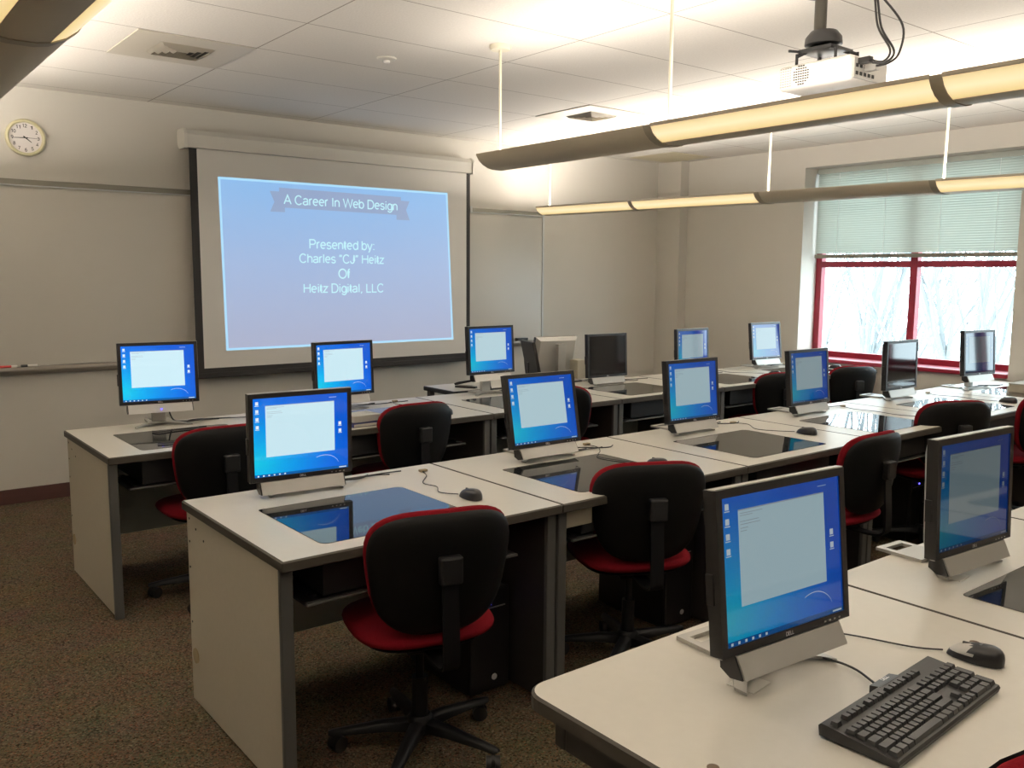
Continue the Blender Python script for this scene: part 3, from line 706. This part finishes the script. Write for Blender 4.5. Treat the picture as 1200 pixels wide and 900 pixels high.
def arm_bm(zb):
    bm = bmesh.new(); prev = None                    # thin arched wing, tips forward
    for k in range(13):
        u_ = -1+k/6; c = Vector((.142*u_, .075-.085*abs(u_)**1.7, 0)); w_ = .030-.014*abs(u_)
        zt = .020-.013*abs(u_)**1.5; zb_ = max(.0008, zt-.006)
        cur = [bm.verts.new((c.x,c.y-w_,zb_)), bm.verts.new((c.x,c.y+w_,zb_)), bm.verts.new((c.x,c.y+w_,zt)), bm.verts.new((c.x,c.y-w_,zt))]
        if prev:
            for j in range(4): bm.faces.new((prev[j],prev[(j+1)%4],cur[(j+1)%4],cur[j]))
        else: bm.faces.new(cur[::-1])
        prev = cur
    bm.faces.new(prev)
    for x0,x1,y0,y1 in ((-.062,-.042,.10,.245),(.042,.062,.10,.245),(-.042,.042,.10,.19),(-.042,.042,.225,.245)): bx(bm, x0,x1,y0,y1,.0008,.010)
    return bm
stand = bpy.data.meshes.new('stand_base'); bm = arm_bm(0); bmesh.ops.recalc_face_normals(bm, faces=bm.faces); bm.to_mesh(stand); bm.free(); stand.materials.append(M['silver_dark'])
def place_monitor(first, x, y, zb, yaw, tilt, bright, label, ztop=ZD, cables=True, seed=0, side=1):
    t = proto if first else copy_tree(proto)
    t.location = (x, y, ztop); t.rotation_euler = (0,0,yaw); tag(t, label, 'monitor')
    z = zb-ztop
    for c in t.children:
        c.location = (c.location.x, c.location.y, c.location.z)
        if base_name(c) in PANEL:
            off = Vector(c.location)
            rot = Matrix.Rotation(-tilt, 4, 'X'); p = rot @ off
            c.location = (p.x, p.y, p.z+z); c.rotation_euler = (-tilt,0,0)
        def setc(o):
            o.color = (bright,1,1,1)
            for k in o.children: setc(k)
        if base_name(c) == 'display': setc(c)
    b = link(bpy.data.objects.new('stand_base', stand), t); b.location = (.016,.022,0)
    hz = z+.20
    bm = bmesh.new(); bx(bm, -.036,.036,.064,.092,.022,hz,bev=.004); bx(bm, -.05,.05,.056+math.sin(tilt)*.1,.066,z+.08,z+.20,bev=.002); obj('neck', bm, 'silver', t)
    if cables:
        rnd = random.Random(seed)
        for k in range(3):
            ex = side*(.30+.09*k+rnd.uniform(-.03,.03)); ey = .10+rnd.uniform(-.05,.04)
            pts = [(side*.03,.075,z+.06),(side*.07,.10,.03),(side*.13,.11+rnd.uniform(-.03,.03),.006),(side*.2,.09+rnd.uniform(-.04,.04),.012),(ex*.85,ey+rnd.uniform(-.03,.03),.005),(ex,ey,.005)]
            bm = bmesh.new(); tube(bm, spline(pts,7), .0028 if k else .0042, 6); obj('cable', bm, 'rubber', t, True)
    return t
# glossy pane behind each lit layer is the display mesh itself
mons = [
 (-.534,4.52,.879,-.137,.054,1.0,'lit monitor raised on its stand, leftmost desk of the far row beneath the whiteboard'),
 (.516,4.463,.844,.039,.047,.95,'lit monitor on the second desk of the far row, below the screen bottom bar'),
 (1.639,4.505,.899,.035,.06,.72,'lit monitor raised on its stand, far row, against the right end of the projection screen'),
 (2.696,4.471,.81,-.033,.05,0,'switched-off black monitor in the far row, right of the beige speaker'),
 (3.581,4.401,.822,.025,.05,.40,'lit monitor in the far row partly hidden behind a middle-row monitor, below the corner column'),
 (4.664,4.477,.837,-.057,.105,.36,'rightmost monitor of the far row, left of the window'),
 (-.553,2.766,.814,-.075,-.004,.92,'bright monitor on the leftmost desk of the middle row, above the dark glass'),
 (.569,2.68,.818,-.013,.19,.62,'tilted-back lit monitor on the second desk of the middle row'),
 (1.609,2.724,.817,-.018,.097,.45,'lit monitor on the third desk of the middle row'),
 (2.649,2.723,.819,-.003,.098,.30,'dim teal monitor on the fourth desk of the middle row, left of the window corner'),
 (3.71,2.737,.826,-.007,.012,.0,'dark monitor reflecting the window, in front of the window mullion'),
 (4.667,2.659,.866,-.109,.061,.07,'rightmost monitor of the middle row in front of the right window pane'),
 (-.438,.758,.844,-.066,.105,.38,'large lit monitor closest to the camera, behind the black keyboard'),
 (.542,.835,.821,-.063,.04,.12,'dim reflective monitor on the second desk of the nearest row'),
]
for i, a in list(enumerate(mons))[1:] + [(0, mons[0])]:
    t = place_monitor(i == 0, *a[:5], a[5]*.86, a[6], seed=i, cables=i < 12)
    if i == 0:
        obj('power_light', box(-.004,.004,-.0265,-.0225,.127+.0-.030,.127-.024), 'led_blue', t)
        for pw in (((-.62,4.38),(-.60,4.34),(-.50,4.36),(-.40,4.35),(-.32,4.30)),((-.28,4.26),(-.36,4.18),(-.48,4.08),(-.60,4.02),(-.70,4.03))):
            bm = bmesh.new(); tube(bm, spline(local(t, [(q[0],q[1],ZD+.007) for q in pw]),6), .004, 6); obj('cable', bm, 'rubber', t, True)

# ------------------------------------------------------------------ mice
def mouse(x, y, lab, cable, plug=True, two=False, rz=0):
    t = empty('computer_mouse', (x,y,ZD+.0018), rz); tag(t, lab, 'mouse')
    bm = bmesh.new(); N, K = 20, 8; rings = []
    for k in range(K+1):
        f = k/K; zz = .036*math.sin(f*math.pi/2); s = math.cos(f*math.pi/2)**.6 if k < K else 0.02
        ring_ = []
        for j in range(N):
            a = 2*math.pi*j/N; cx, cy = math.cos(a), math.sin(a)
            px = .030*math.copysign(abs(cx)**.8, cx)*s*(1-.12*cy); py = .057*cy*s-.006*f*2
            ring_.append(bm.verts.new((px,py,zz*(1-.18*cy*s))))
        rings.append(ring_)
    for k in range(K):
        for j in range(N): 
            f_ = bm.faces.new((rings[k][j],rings[k][(j+1)%N],rings[k+1][(j+1)%N],rings[k+1][j]))
            c_ = f_.calc_center_median(); f_.material_index = 1 if (two and c_.y > .004 and k > 1) else 0
    bm.faces.new(rings[0][::-1]); bm.faces.new(rings[-1]); obj('mouse_body', bm, ['blackplastic','silver'], t, 60)
    obj('scroll_wheel', box(-.003,.003,.010,.026,.018,.033,bev=.001), 'rubber', t)
    if two: text_obj('brand_lettering', 'DELL', .012, 'logo', t, (0,-.012,.0366), (-R(90),0,0), height=.004)
    if cable:
        pts = local(t, [(a,b,c) for a,b,c in cable]); bm = bmesh.new(); tube(bm, spline(pts,6), .0019, 6); obj('mouse_cable', bm, 'rubber', t, True)
        if plug:
            e = pts[-1]; obj('plug', box(e.x-.012,e.x+.022,e.y-.010,e.y+.010,.0005,.010,bev=.002), 'tan', t)
    return t
Z = ZD+.005
mouse(-.099,2.335,'black mouse on the leftmost desk of the middle row', [(-.11,2.395,Z),(-.15,2.46,Z),(-.11,2.54,Z),(-.12,2.62,Z),(-.04,2.72,Z),(-.01,2.80,Z)])
mouse(.86,2.30,'black mouse peeping over the red chair top, second desk of the middle row', [(.84,2.36,Z),(.80,2.46,Z),(.78,2.58,Z),(.87,2.66,Z),(.93,2.74,Z),(.93,2.82,Z)])
mouse(2.071,2.368,'black mouse on the third desk of the middle row', [(2.06,2.43,Z),(2.0,2.50,Z),(1.96,2.60,Z),(2.05,2.72,Z),(2.02,2.80,Z)])
mouse(3.091,2.25,'black mouse on the fourth desk of the middle row, behind a red chair', [(3.08,2.31,Z),(3.05,2.42,Z),(3.07,2.55,Z),(3.05,2.68,Z),(3.10,2.79,Z)])
mouse(4.168,2.25,'black mouse on the fifth desk of the middle row, near the right photo edge', [(4.16,2.31,Z),(4.12,2.42,Z),(4.16,2.55,Z),(4.12,2.7,Z),(4.18,2.79,Z)])
mouse(.923,4.01,'black mouse on the second desk of the far row, behind the chair corner', [(.91,4.07,Z),(.90,4.2,Z),(.94,4.35,Z),(.88,4.5,Z),(.93,4.60,Z)])
mouse(4.267,4.12,'black mouse on the fifth desk of the far row, above a chair top', [(4.25,4.18,Z),(4.22,4.3,Z),(4.1,4.42,Z),(4.12,4.55,Z),(4.05,4.6,Z)])
mouse(5.16,4.12,'black mouse on the far right desk of the far row, under the window', [(5.15,4.18,Z),(5.12,4.3,Z),(5.15,4.5,Z),(5.1,4.6,Z)])
mouse(-.036,.568,'black and silver mouse beside the black keyboard', [(-.05,.63,Z),(-.09,.68,Z),(-.14,.80,Z),(-.22,.93,Z),(-.33,.97,Z)], plug=False, two=True, rz=R(8))

# ------------------------------------------------------------------ keyboard
k = empty('keyboard', (-.372,.538,ZD), R(3.0)); k.scale = (.94,1.0,.94); tag(k, 'black keyboard lying on the nearest table', 'keyboard')
bm = bmesh.new()
prof = [(-.080,.002),(-.083,.012),(-.080,.017),(.048,.0295),(.060,.030),(.064,.025),(.062,.006)]
prism(bm, prof, -.228, .228, 'x'); obj('keyboard_case', bm, 'kbase', k)
bm = bmesh.new(); prism(bm, [(.056,.006),(.078,.010),(.078,.026),(.056,.0305)], .0,.085, 'x'); obj('cable_housing', bm, 'kbase', k)
for sx in (-1,1): obj('fold_out_foot', box(sx*.18-.015,sx*.18+.015,.042,.057,0,.006), 'kbase', k)
text_obj('brand_lettering', 'DELL', .026, 'logo', k, (.045,.0655,.0315), (-R(90),0,0), height=.008, bold=.02)
def keycap(x, y, w, d):
    z0 = .0165+(y+.080)*.0965; h = .0085
    bm = bmesh.new(); lo = [bm.verts.new((x+sx*w/2,y+sy*d/2,z0)) for sx,sy in ((-1,-1),(1,-1),(1,1),(-1,1))]
    hi = [bm.verts.new((x+sx*(w/2-.0022),y+sy*(d/2-.002)+.0005,z0+h)) for sx,sy in ((-1,-1),(1,-1),(1,1),(-1,1))]
    bm.faces.new(hi)
    for i in range(4): bm.faces.new((lo[i],lo[(i+1)%4],hi[(i+1)%4],hi[i]))
    return bm
u = .019; keys = []
xs0 = -.219
def rowkeys(y, widths, x=xs0, d=.0175):
    for w_ in widths:
        if w_ > 0: keys.append((x+w_*u/2, y, w_*u-.0015, d))
        x += abs(w_)*u
rowkeys(-.066, [1.25,1.25,1.25,6.25,1.25,1.25,1.25,1.25]); rowkeys(-.047, [2.25]+[1]*10+[2.75]); rowkeys(-.028, [1.75]+[1]*11+[2.25])
rowkeys(-.009, [1.5]+[1]*12+[1.5]); rowkeys(.010, [1]*13+[2]); rowkeys(.040, [1,-1,1,1,1,1,-.5,1,1,1,1,-.5,1,1,1,1], d=.015)
xa = xs0+15.25*u
rowkeys(-.066, [1,1,1], xa); rowkeys(-.047, [-1,1], xa); rowkeys(-.009, [1,1,1], xa); rowkeys(.010, [1,1,1], xa); rowkeys(.040, [1,1,1], xa, .015)
xn = xa+3.25*u; un = (.224-xn)/4
for j, y in enumerate((-.066,-.047,-.028,-.009,.010)):
    for i in range(4):
        if j == 0 and i == 1: continue
        if i == 3 and j in (1,3): continue
        w_, xx, dd, yy = un-.0012, xn+un*(i+.5), .0175, y
        if j == 0 and i == 0: w_, xx = 2*un-.0012, xn+un
        if i == 3 and j in (0,2): dd, yy = .0365, y+.0095
        keys.append((xx, yy, w_, dd))
letters = {}
for a in keys[:100]: obj('keycap', keycap(*a), 'key', k)
if len(keys) > 100:
    bm = bmesh.new()
    for (x, y, w_, d) in keys[100:]:
        z0 = .0165+(y+.080)*.0965
        lo = [bm.verts.new((x+sx*w_/2,y+sy*d/2,z0)) for sx,sy in ((-1,-1),(1,-1),(1,1),(-1,1))]
        hi = [bm.verts.new((x+sx*(w_/2-.0022),y+sy*(d/2-.002)+.0005,z0+.0085)) for sx,sy in ((-1,-1),(1,-1),(1,1),(-1,1))]
        bm.faces.new(hi)
        for i in range(4): bm.faces.new((lo[i],lo[(i+1)%4],hi[(i+1)%4],hi[i]))
    obj('numeric_keycaps', bm, 'key', k)['kind'] = 'stuff'
pts = local(k, [(-.335,.605,.770),(-.33,.625,.763),(-.29,.70,.760),(-.30,.78,.760),(-.36,.88,.760)])
pts = [Vector((p.x,p.y,p.z-ZD if p.z > .5 else p.z)) for p in pts]
bm = bmesh.new(); tube(bm, spline(pts,6), .0026, 6); obj('keyboard_cable', bm, 'rubber', k, True)

# sticky note under the nearest monitor
o = obj('paper_note', box(-.035,.035,-.03,.03,0,.0012), 'paper'); o.location = (-.515,.795,ZD+.0003); o.rotation_euler = (0,0,R(8)); tag(o, 'small white paper slip under the nearest monitor soundbar', 'paper')
o = obj('paper_note', box(-.035,.035,-.03,.03,0,.0012), 'paper'); o.location = (.465,.85,ZD+.0003); o.rotation_euler = (0,0,R(5)); tag(o, 'small white paper slip under the dim reflective monitor', 'paper')

# book stack on the far row
b = empty('binder', (.355,3.985,ZD+.002), R(5)); tag(b, 'grey paper-filled binder stacked on the blue book, far row', 'binder')
b.location.z += .021
obj('binder_cover', box(-.085,.085,-.07,.07,0,.036,bev=.003), 'pages', b); obj('spine_edge', box(-.087,-.0855,-.066,.066,.003,.033), 'silver_dark', b)
b = empty('book', (.365,3.985,ZD+.002), R(2)); tag(b, 'dark blue book lying on the far-row glass beneath the binder', 'book')
obj('cover', box(-.11,.11,-.09,.09,0,.020,bev=.002), 'bluebook', b); obj('pages', box(-.105,.112,-.092,.086,.003,.017), 'pages', b)
# box at the right edge
b = empty('cardboard_box', (4.82,2.42,ZD+.002), R(0)); tag(b, 'small beige box on the desk at the right photo edge, behind the fifth mouse', 'box')
obj('box_body', box(-.09,.16,-.06,.06,0,.055,bev=.002), 'beige', b); obj('box_lid', box(-.092,.162,-.062,.062,.0555,.065,bev=.002), 'pages', b)

# ------------------------------------------------------------------ instructor station
t = empty('instructor_table', (1.47,4.715,0)); tag(t, 'light-topped instructor table standing behind the far row with black edge', 'table')
obj('table_top', slab(bmesh.new(), 0,1.45,0,.39,ZD-.02,ZD+.012,.01), ['laminate','wellblack'], t)
for a, c in ((.04,.04),(1.41,.04),(.04,.35),(1.41,.35)): obj('leg', box(a-.02,a+.02,c-.02,c+.02,0,ZD-.021,bev=.003), 'post', t)
st = empty('stapler', (1.66,4.84,ZD+.012), R(-60)); tag(st, 'black stapler with raised arm on the instructor table', 'stapler')
obj('stapler_base', box(-.08,.08,-.018,.018,0,.014,bev=.003), 'blackplastic', st)
bm = bmesh.new(); prism(bm, [(-.08,.016),(.07,.052),(.075,.066),(-.06,.04),(-.085,.030)], -.016,.016,'y'); obj('stapler_arm', bm, 'blackplastic', st)
obj('staple_rail', box(-.07,.05,-.008,.008,.0145,.020), 'silver_dark', st)
im = empty('instructor_monitor', (2.58,4.95,ZD+.012), R(172)); tag(im, 'silver-backed monitor seen from behind on the instructor table', 'monitor')
hh = .19; bm = bmesh.new(); bx(bm, -hh,hh,-.02,.012,.0,.30,bev=.004); o = obj('bezel', bm, 'bezel', im, loc=(0,-.05,.03), rot=(-R(14),0,0))
bm = bmesh.new(); va = [bm.verts.new(v) for v in ((-hh,.012,.0),(hh,.012,.0),(hh,.012,.305),(-hh,.012,.305))]; vb = [bm.verts.new(v) for v in ((-hh+.03,.045,.02),(hh-.03,.045,.02),(hh-.03,.04,.28),(-hh+.03,.04,.28))]
for i in range(4): bm.faces.new((va[i],va[(i+1)%4],vb[(i+1)%4],vb[i]))
bm.faces.new(vb); bm.faces.new(va[::-1]); obj('rear_shell', bm, 'silver', im, loc=(0,-.05,.03), rot=(-R(14),0,0))
obj('stand_column', box(-.035,.035,.07,.11,.0,.27,bev=.004), 'silver_dark', im); obj('stand_base', slab(bmesh.new(), -.12,.12,-.06,.13,0,.014,.03), ['silver_dark','silver_dark'], im)
obj('button_block', box(-hh-.012,-hh,-.02,.005,.06,.11,bev=.002), 'bezel', im, loc=(0,-.05,.03), rot=(-R(14),0,0))
im2 = empty('black_display', (2.345,4.90,ZD+.012), R(70)); tag(im2, 'black display leaning beside the silver-backed instructor monitor', 'monitor')
bm = bmesh.new(); bx(bm, -.14,.14,-.012,.012,.0,.30,bev=.004); obj('screen_slab', bm, 'bezel', im2, loc=(0,0,.008), rot=(-R(12),0,0))
obj('stand_foot', box(-.08,.08,-.05,.07,0,.008,bev=.002), 'bezel', im2); obj('stand_strut', box(-.02,.02,.055,.065,.008,.14), 'bezel', im2)
sp = empty('desktop_speaker', (2.72,4.83,ZD+.012), R(175)); tag(sp, 'beige desktop speaker between the instructor monitor and the switched-off monitor', 'speaker')
obj('speaker_cabinet', box(-.042,.042,-.05,.05,0,.145,bev=.006), 'beige', sp); bm = bmesh.new(); lathe(bm, [(.03,-.051),(.028,-.053),(.01,-.0505)], c=(0,0,.06), axis='y'); obj('speaker_cone', bm, 'blackplastic', sp, True)
bm = bmesh.new(); tube(bm, spline([(-.02,.05,.02),(-.06,.03,.003),(-.1,-.02,.004),(-.16,-.05,.004)],6), .002, 6); obj('speaker_cable', bm, 'rubber', sp, True)

# ------------------------------------------------------------------ computer towers
def tower(x, y, label):
    t = empty('computer_tower', (x,y,0)); tag(t, label, 'computer tower')
    obj('case', box(-.088,.088,.012,.42,.008,.40,bev=.004), 'blackplastic', t)
    obj('front_panel', box(-.09,.09,-.006,.012,.010,.405,bev=.006), 'bezel', t)
    obj('drive_tray', box(-.07,.07,-.0075,-.0062,.33,.335), 'silver_dark', t)
    obj('power_light', box(-.004,.004,-.009,-.0062,.345,.353), 'led_blue', t)
    bm = bmesh.new(); lathe(bm, [(.012,-.0062),(.012,-.0085)], c=(.02,0,.06), axis='y', n=16); obj('badge', bm, 'logo', t)
    for f in (-.07,.07): obj('foot', box(f-.01,f+.01,.03,.39,0,.008), 'rubber', t)
for i in range(4): tower(ROW2[0]+W*(i+1)-.15, 2.30, 'black computer tower under the %s desk of the middle row' % ordn[i])

# ------------------------------------------------------------------ chairs
def pillow(bm, W2, H2, front, back, bulge, taper=.0, power=2.8, curve=0, nr=7, na=40, tf=None):
    """closed cushion: outline superellipse in (u,v), thickness from -back to +front along w; returns verts in (u,w,v)"""
    def P_(r, a, side):
        ca, sa = math.cos(a), math.sin(a)
        u_ = W2*math.copysign(abs(ca)**(2/power), ca)*r; v_ = H2*math.copysign(abs(sa)**(2/power), sa)*r
        u_ *= 1-taper*(.5-.5*v_/H2)
        e = (1-r**6)**.5 if r < 1 else 0
        w_ = (front if side > 0 else -back)*e*(1+bulge*(1-r*r)) + curve*u_*u_
        return (u_, w_, v_)
    rs = [.3,.6,.8,.9,.96,.99,1.0]
    c = [bm.verts.new(P_(0,0,1)), bm.verts.new(P_(0,0,-1))]
    edge = [bm.verts.new(P_(1,2*math.pi*k_/na,1)) for k_ in range(na)]
    for s_, cc in ((1,c[0]),(-1,c[1])):
        prev = None
        for r in rs:
            cur = edge if r == 1.0 else [bm.verts.new(P_(r,2*math.pi*k_/na,s_)) for k_ in range(na)]
            for k_ in range(na):
                j = (k_+1)%na
                if prev is None: bm.faces.new((cc,cur[k_],cur[j]))
                else: bm.faces.new((prev[k_],cur[k_],cur[j],prev[j]))
            prev = cur
    return bm
def make_chair():
    t = empty('task_chair')
    # five-star base: each arm a leg with its caster
    bm = bmesh.new(); lathe(bm, [(.03,.055),(.045,.06),(.045,.105),(.034,.12)], n=20); obj('base_hub', bm, 'chairblack', t, True)
    for k_ in range(5):
        a = R(19+72*k_); d = Vector((math.cos(a),math.sin(a),0)); n_ = Vector((-d.y,d.x,0)); bm = bmesh.new(); rings = []
        for s_, hw, zt, zb in ((.035,.026,.108,.068),(.12,.022,.102,.070),(.22,.019,.088,.066),(.285,.017,.078,.062),(.30,.010,.074,.064)):
            c = d*s_; rings.append([bm.verts.new(c+n_*hw+Vector((0,0,zb))), bm.verts.new(c+n_*hw*.9+Vector((0,0,zt-.008))), bm.verts.new(c+n_*hw*.4+Vector((0,0,zt))), bm.verts.new(c-n_*hw*.4+Vector((0,0,zt))), bm.verts.new(c-n_*hw*.9+Vector((0,0,zt-.008))), bm.verts.new(c-n_*hw+Vector((0,0,zb)))])
        for i in range(4):
            for j in range(6): bm.faces.new((rings[i][j],rings[i][(j+1)%6],rings[i+1][(j+1)%6],rings[i+1][j]))
        bm.faces.new(rings[0][::-1]); bm.faces.new(rings[-1]); leg = obj('leg', bm, 'chairblack', t, 50)
        bm = bmesh.new(); c = d*.28; ca = a+.9+k_*.7; ax = Vector((math.cos(ca),math.sin(ca),0)); f = Vector((-ax.y,ax.x,0))
        tube(bm, [c+Vector((0,0,.064)), c+Vector((0,0,.045))], .007, 8)
        for sx in (-1,1): 
            p = c+f*.012+Vector((0,0,.0265)); tube(bm, [p+ax*sx*.006, p+ax*sx*.022], .026, 16)
        tube(bm, [c+f*.008+ax*-.006+Vector((0,0,.036)), c+f*.008+ax*.006+Vector((0,0,.036))], .022, 12)
        obj('caster', bm, 'rubber', leg, 50)
    bm = bmesh.new(); tube(bm, [(0,0,.11),(0,0,.25)], .026, 14); tube(bm, [(0,0,.25),(0,0,.385)], .015, 12); obj('gas_column', bm, 'chairblack', t, True)
    bm = bmesh.new(); bx(bm, -.075,.075,-.11,.10,.372,.402,bev=.008); tube(bm, [(.07,.02,.385),(.20,.03,.38)], .005, 6); obj('seat_mechanism', bm, 'chairblack', t, 50)
    bm = bmesh.new(); pillow(bm, .235,.225,.030,.034,.12,0,3.0)
    for v in bm.verts: x, w_, y = v.co; v.co = (x, y+.02, .449+w_-(max(0,y-.08)**2)*.5)
    obj('seat', bm, 'redfab', t, 60)
    bm = bmesh.new(); pillow(bm, .205,.195,.004,.020,.1,0,3.0)
    for v in bm.verts: x, w_, y = v.co; v.co = (x, y+.02, .418+w_)
    obj('seat_pan', bm, 'blackfab', t, 60)
    tilt = Matrix.Translation((0,-.235,.672)) @ Matrix.Rotation(R(9),4,'X')
    bm = bmesh.new(); pillow(bm, .252,.200,.040,.020,.10,.22,3.2,curve=.9)
    for v in bm.verts: v.co = tilt @ (v.co + Vector((0,.022,0)))
    obj('backrest', bm, 'redfab', t, 60)
    bm = bmesh.new(); pillow(bm, .249,.197,.006,.028,.30,.22,3.2,curve=.9)
    for v in bm.verts: v.co = tilt @ v.co
    obj('back_shell', bm, 'blackfab', t, 60)
    bm = bmesh.new(); path = [(0,-.09,.388),(0,-.22,.382),(0,-.292,.40),(0,-.300,.47),(0,-.292,.60),(0,-.286,.69)]
    pts = spline(path,5); prev = None
    for i, p in enumerate(pts):
        d = (pts[min(i+1,len(pts)-1)]-pts[max(i-1,0)]).normalized(); n_ = Vector((0,-d.z,d.y))
        cur = [bm.verts.new(p+Vector((sx*.026,0,0))+n_*sz*.005) for sx,sz in ((-1,-1),(1,-1),(1,1),(-1,1))]
        if prev:
            for j in range(4): bm.faces.new((prev[j],prev[(j+1)%4],cur[(j+1)%4],cur[j]))
        else: bm.faces.new(cur[::-1])
        prev = cur
    bm.faces.new(prev); obj('back_support', bm, 'chairblack', t, 50)
    obj('height_knob', box(-.036,.036,-.312,-.278,.66,.745,bev=.008), 'blackplastic', t)
    return t
cproto = make_chair()
chairs = [
 (-.45,2.13,-14,.0,'red and black office chair at the leftmost desk of the middle row'),
 (.60,2.20,-26,.0,'red and black office chair turned right at the second desk of the middle row'),
 (1.88,2.10,0,-.02,'office chair half hidden behind the large nearest monitor, third desk of the middle row'),
 (3.12,2.24,-27,.02,'office chair with red front edge at the fourth desk of the middle row'),
 (4.02,2.16,-10,.0,'office chair behind the dim reflective monitor, fifth desk of the middle row'),
 (-.475,3.98,0,-.01,'office chair at the leftmost desk of the far row, behind the bright monitor'),
 (.61,4.03,0,.0,'office chair at the second desk of the far row, between two middle-row monitors'),
 (1.89,4.12,-45,.0,'office chair at the third desk of the far row, right of the tilted monitor'),
 (3.93,3.97,-18,-.04,'office chair at the fifth desk of the far row, left of the teal monitor'),
 (4.95,3.96,-22,-.05,'office chair at the far right desk of the far row, under the window'),
 (2.87,5.19,182,.12,'red instructor chair facing the camera behind the instructor monitor'),
 (-1.0,-.11,124,.20,'red chair corner at the bottom right of the photo, at the nearest table'),
]
for i, (x, y, a, dz, lab) in enumerate(chairs):
    c = cproto if i == 0 else copy_tree(cproto)
    c.location = (x, y, 0); c.rotation_euler = (0,0,R(a)); c.scale = (1,1,1+dz); tag(c, lab, 'chair')

# ------------------------------------------------------------------ light and camera
w = bpy.data.worlds.new('overcast_sky'); SC.world = w; w.use_nodes = True; nt = w.node_tree
bg = nt.nodes['Background']; bg.inputs[0].default_value = (.76,.90,1.0,1); bg.inputs[1].default_value = 9
for y0, y1 in ((WY0,WY1),(VY0,VY1)):
    L = bpy.data.lights.new('sky_portal','AREA'); L.shape = 'RECTANGLE'; L.size = WZ1-WZ0; L.size_y = y1-y0; L.cycles.is_portal = True
    o = link(bpy.data.objects.new('sky_portal', L)); o.location = (XR+.44,(y0+y1)/2,(WZ0+WZ1)/2); o.rotation_euler = (0,R(90),0)

cam = bpy.data.cameras.new('camera'); co = link(bpy.data.objects.new('camera', cam)); SC.camera = co
cam.sensor_fit = 'HORIZONTAL'; cam.sensor_width = 36; cam.lens = 36*1036.433/1200; cam.clip_start = .02; cam.clip_end = 200
yaw, pitch, roll = .6695756, -.1237398, .0069633
fw = Vector((math.sin(yaw)*math.cos(pitch), math.cos(yaw)*math.cos(pitch), math.sin(pitch)))
rt = Vector((math.cos(yaw), -math.sin(yaw), 0)); up = rt.cross(fw)
rt2 = rt*math.cos(roll)+up*math.sin(roll); up2 = -rt*math.sin(roll)+up*math.cos(roll)
m = Matrix((rt2, up2, -fw)).transposed().to_4x4(); m.translation = (-1.9405,-.2327,1.5664); co.matrix_world = m

SC.view_settings.view_transform = 'Standard'; SC.view_settings.look = 'None'; SC.view_settings.exposure = .32; SC.view_settings.gamma = 1
SC.view_settings.use_curve_mapping = False
SC.cycles.use_denoising = True; SC.cycles.max_bounces = 8; SC.cycles.diffuse_bounces = 5; SC.cycles.sample_clamp_indirect = 6
SC.cycles.caustics_reflective = False; SC.cycles.caustics_refractive = False
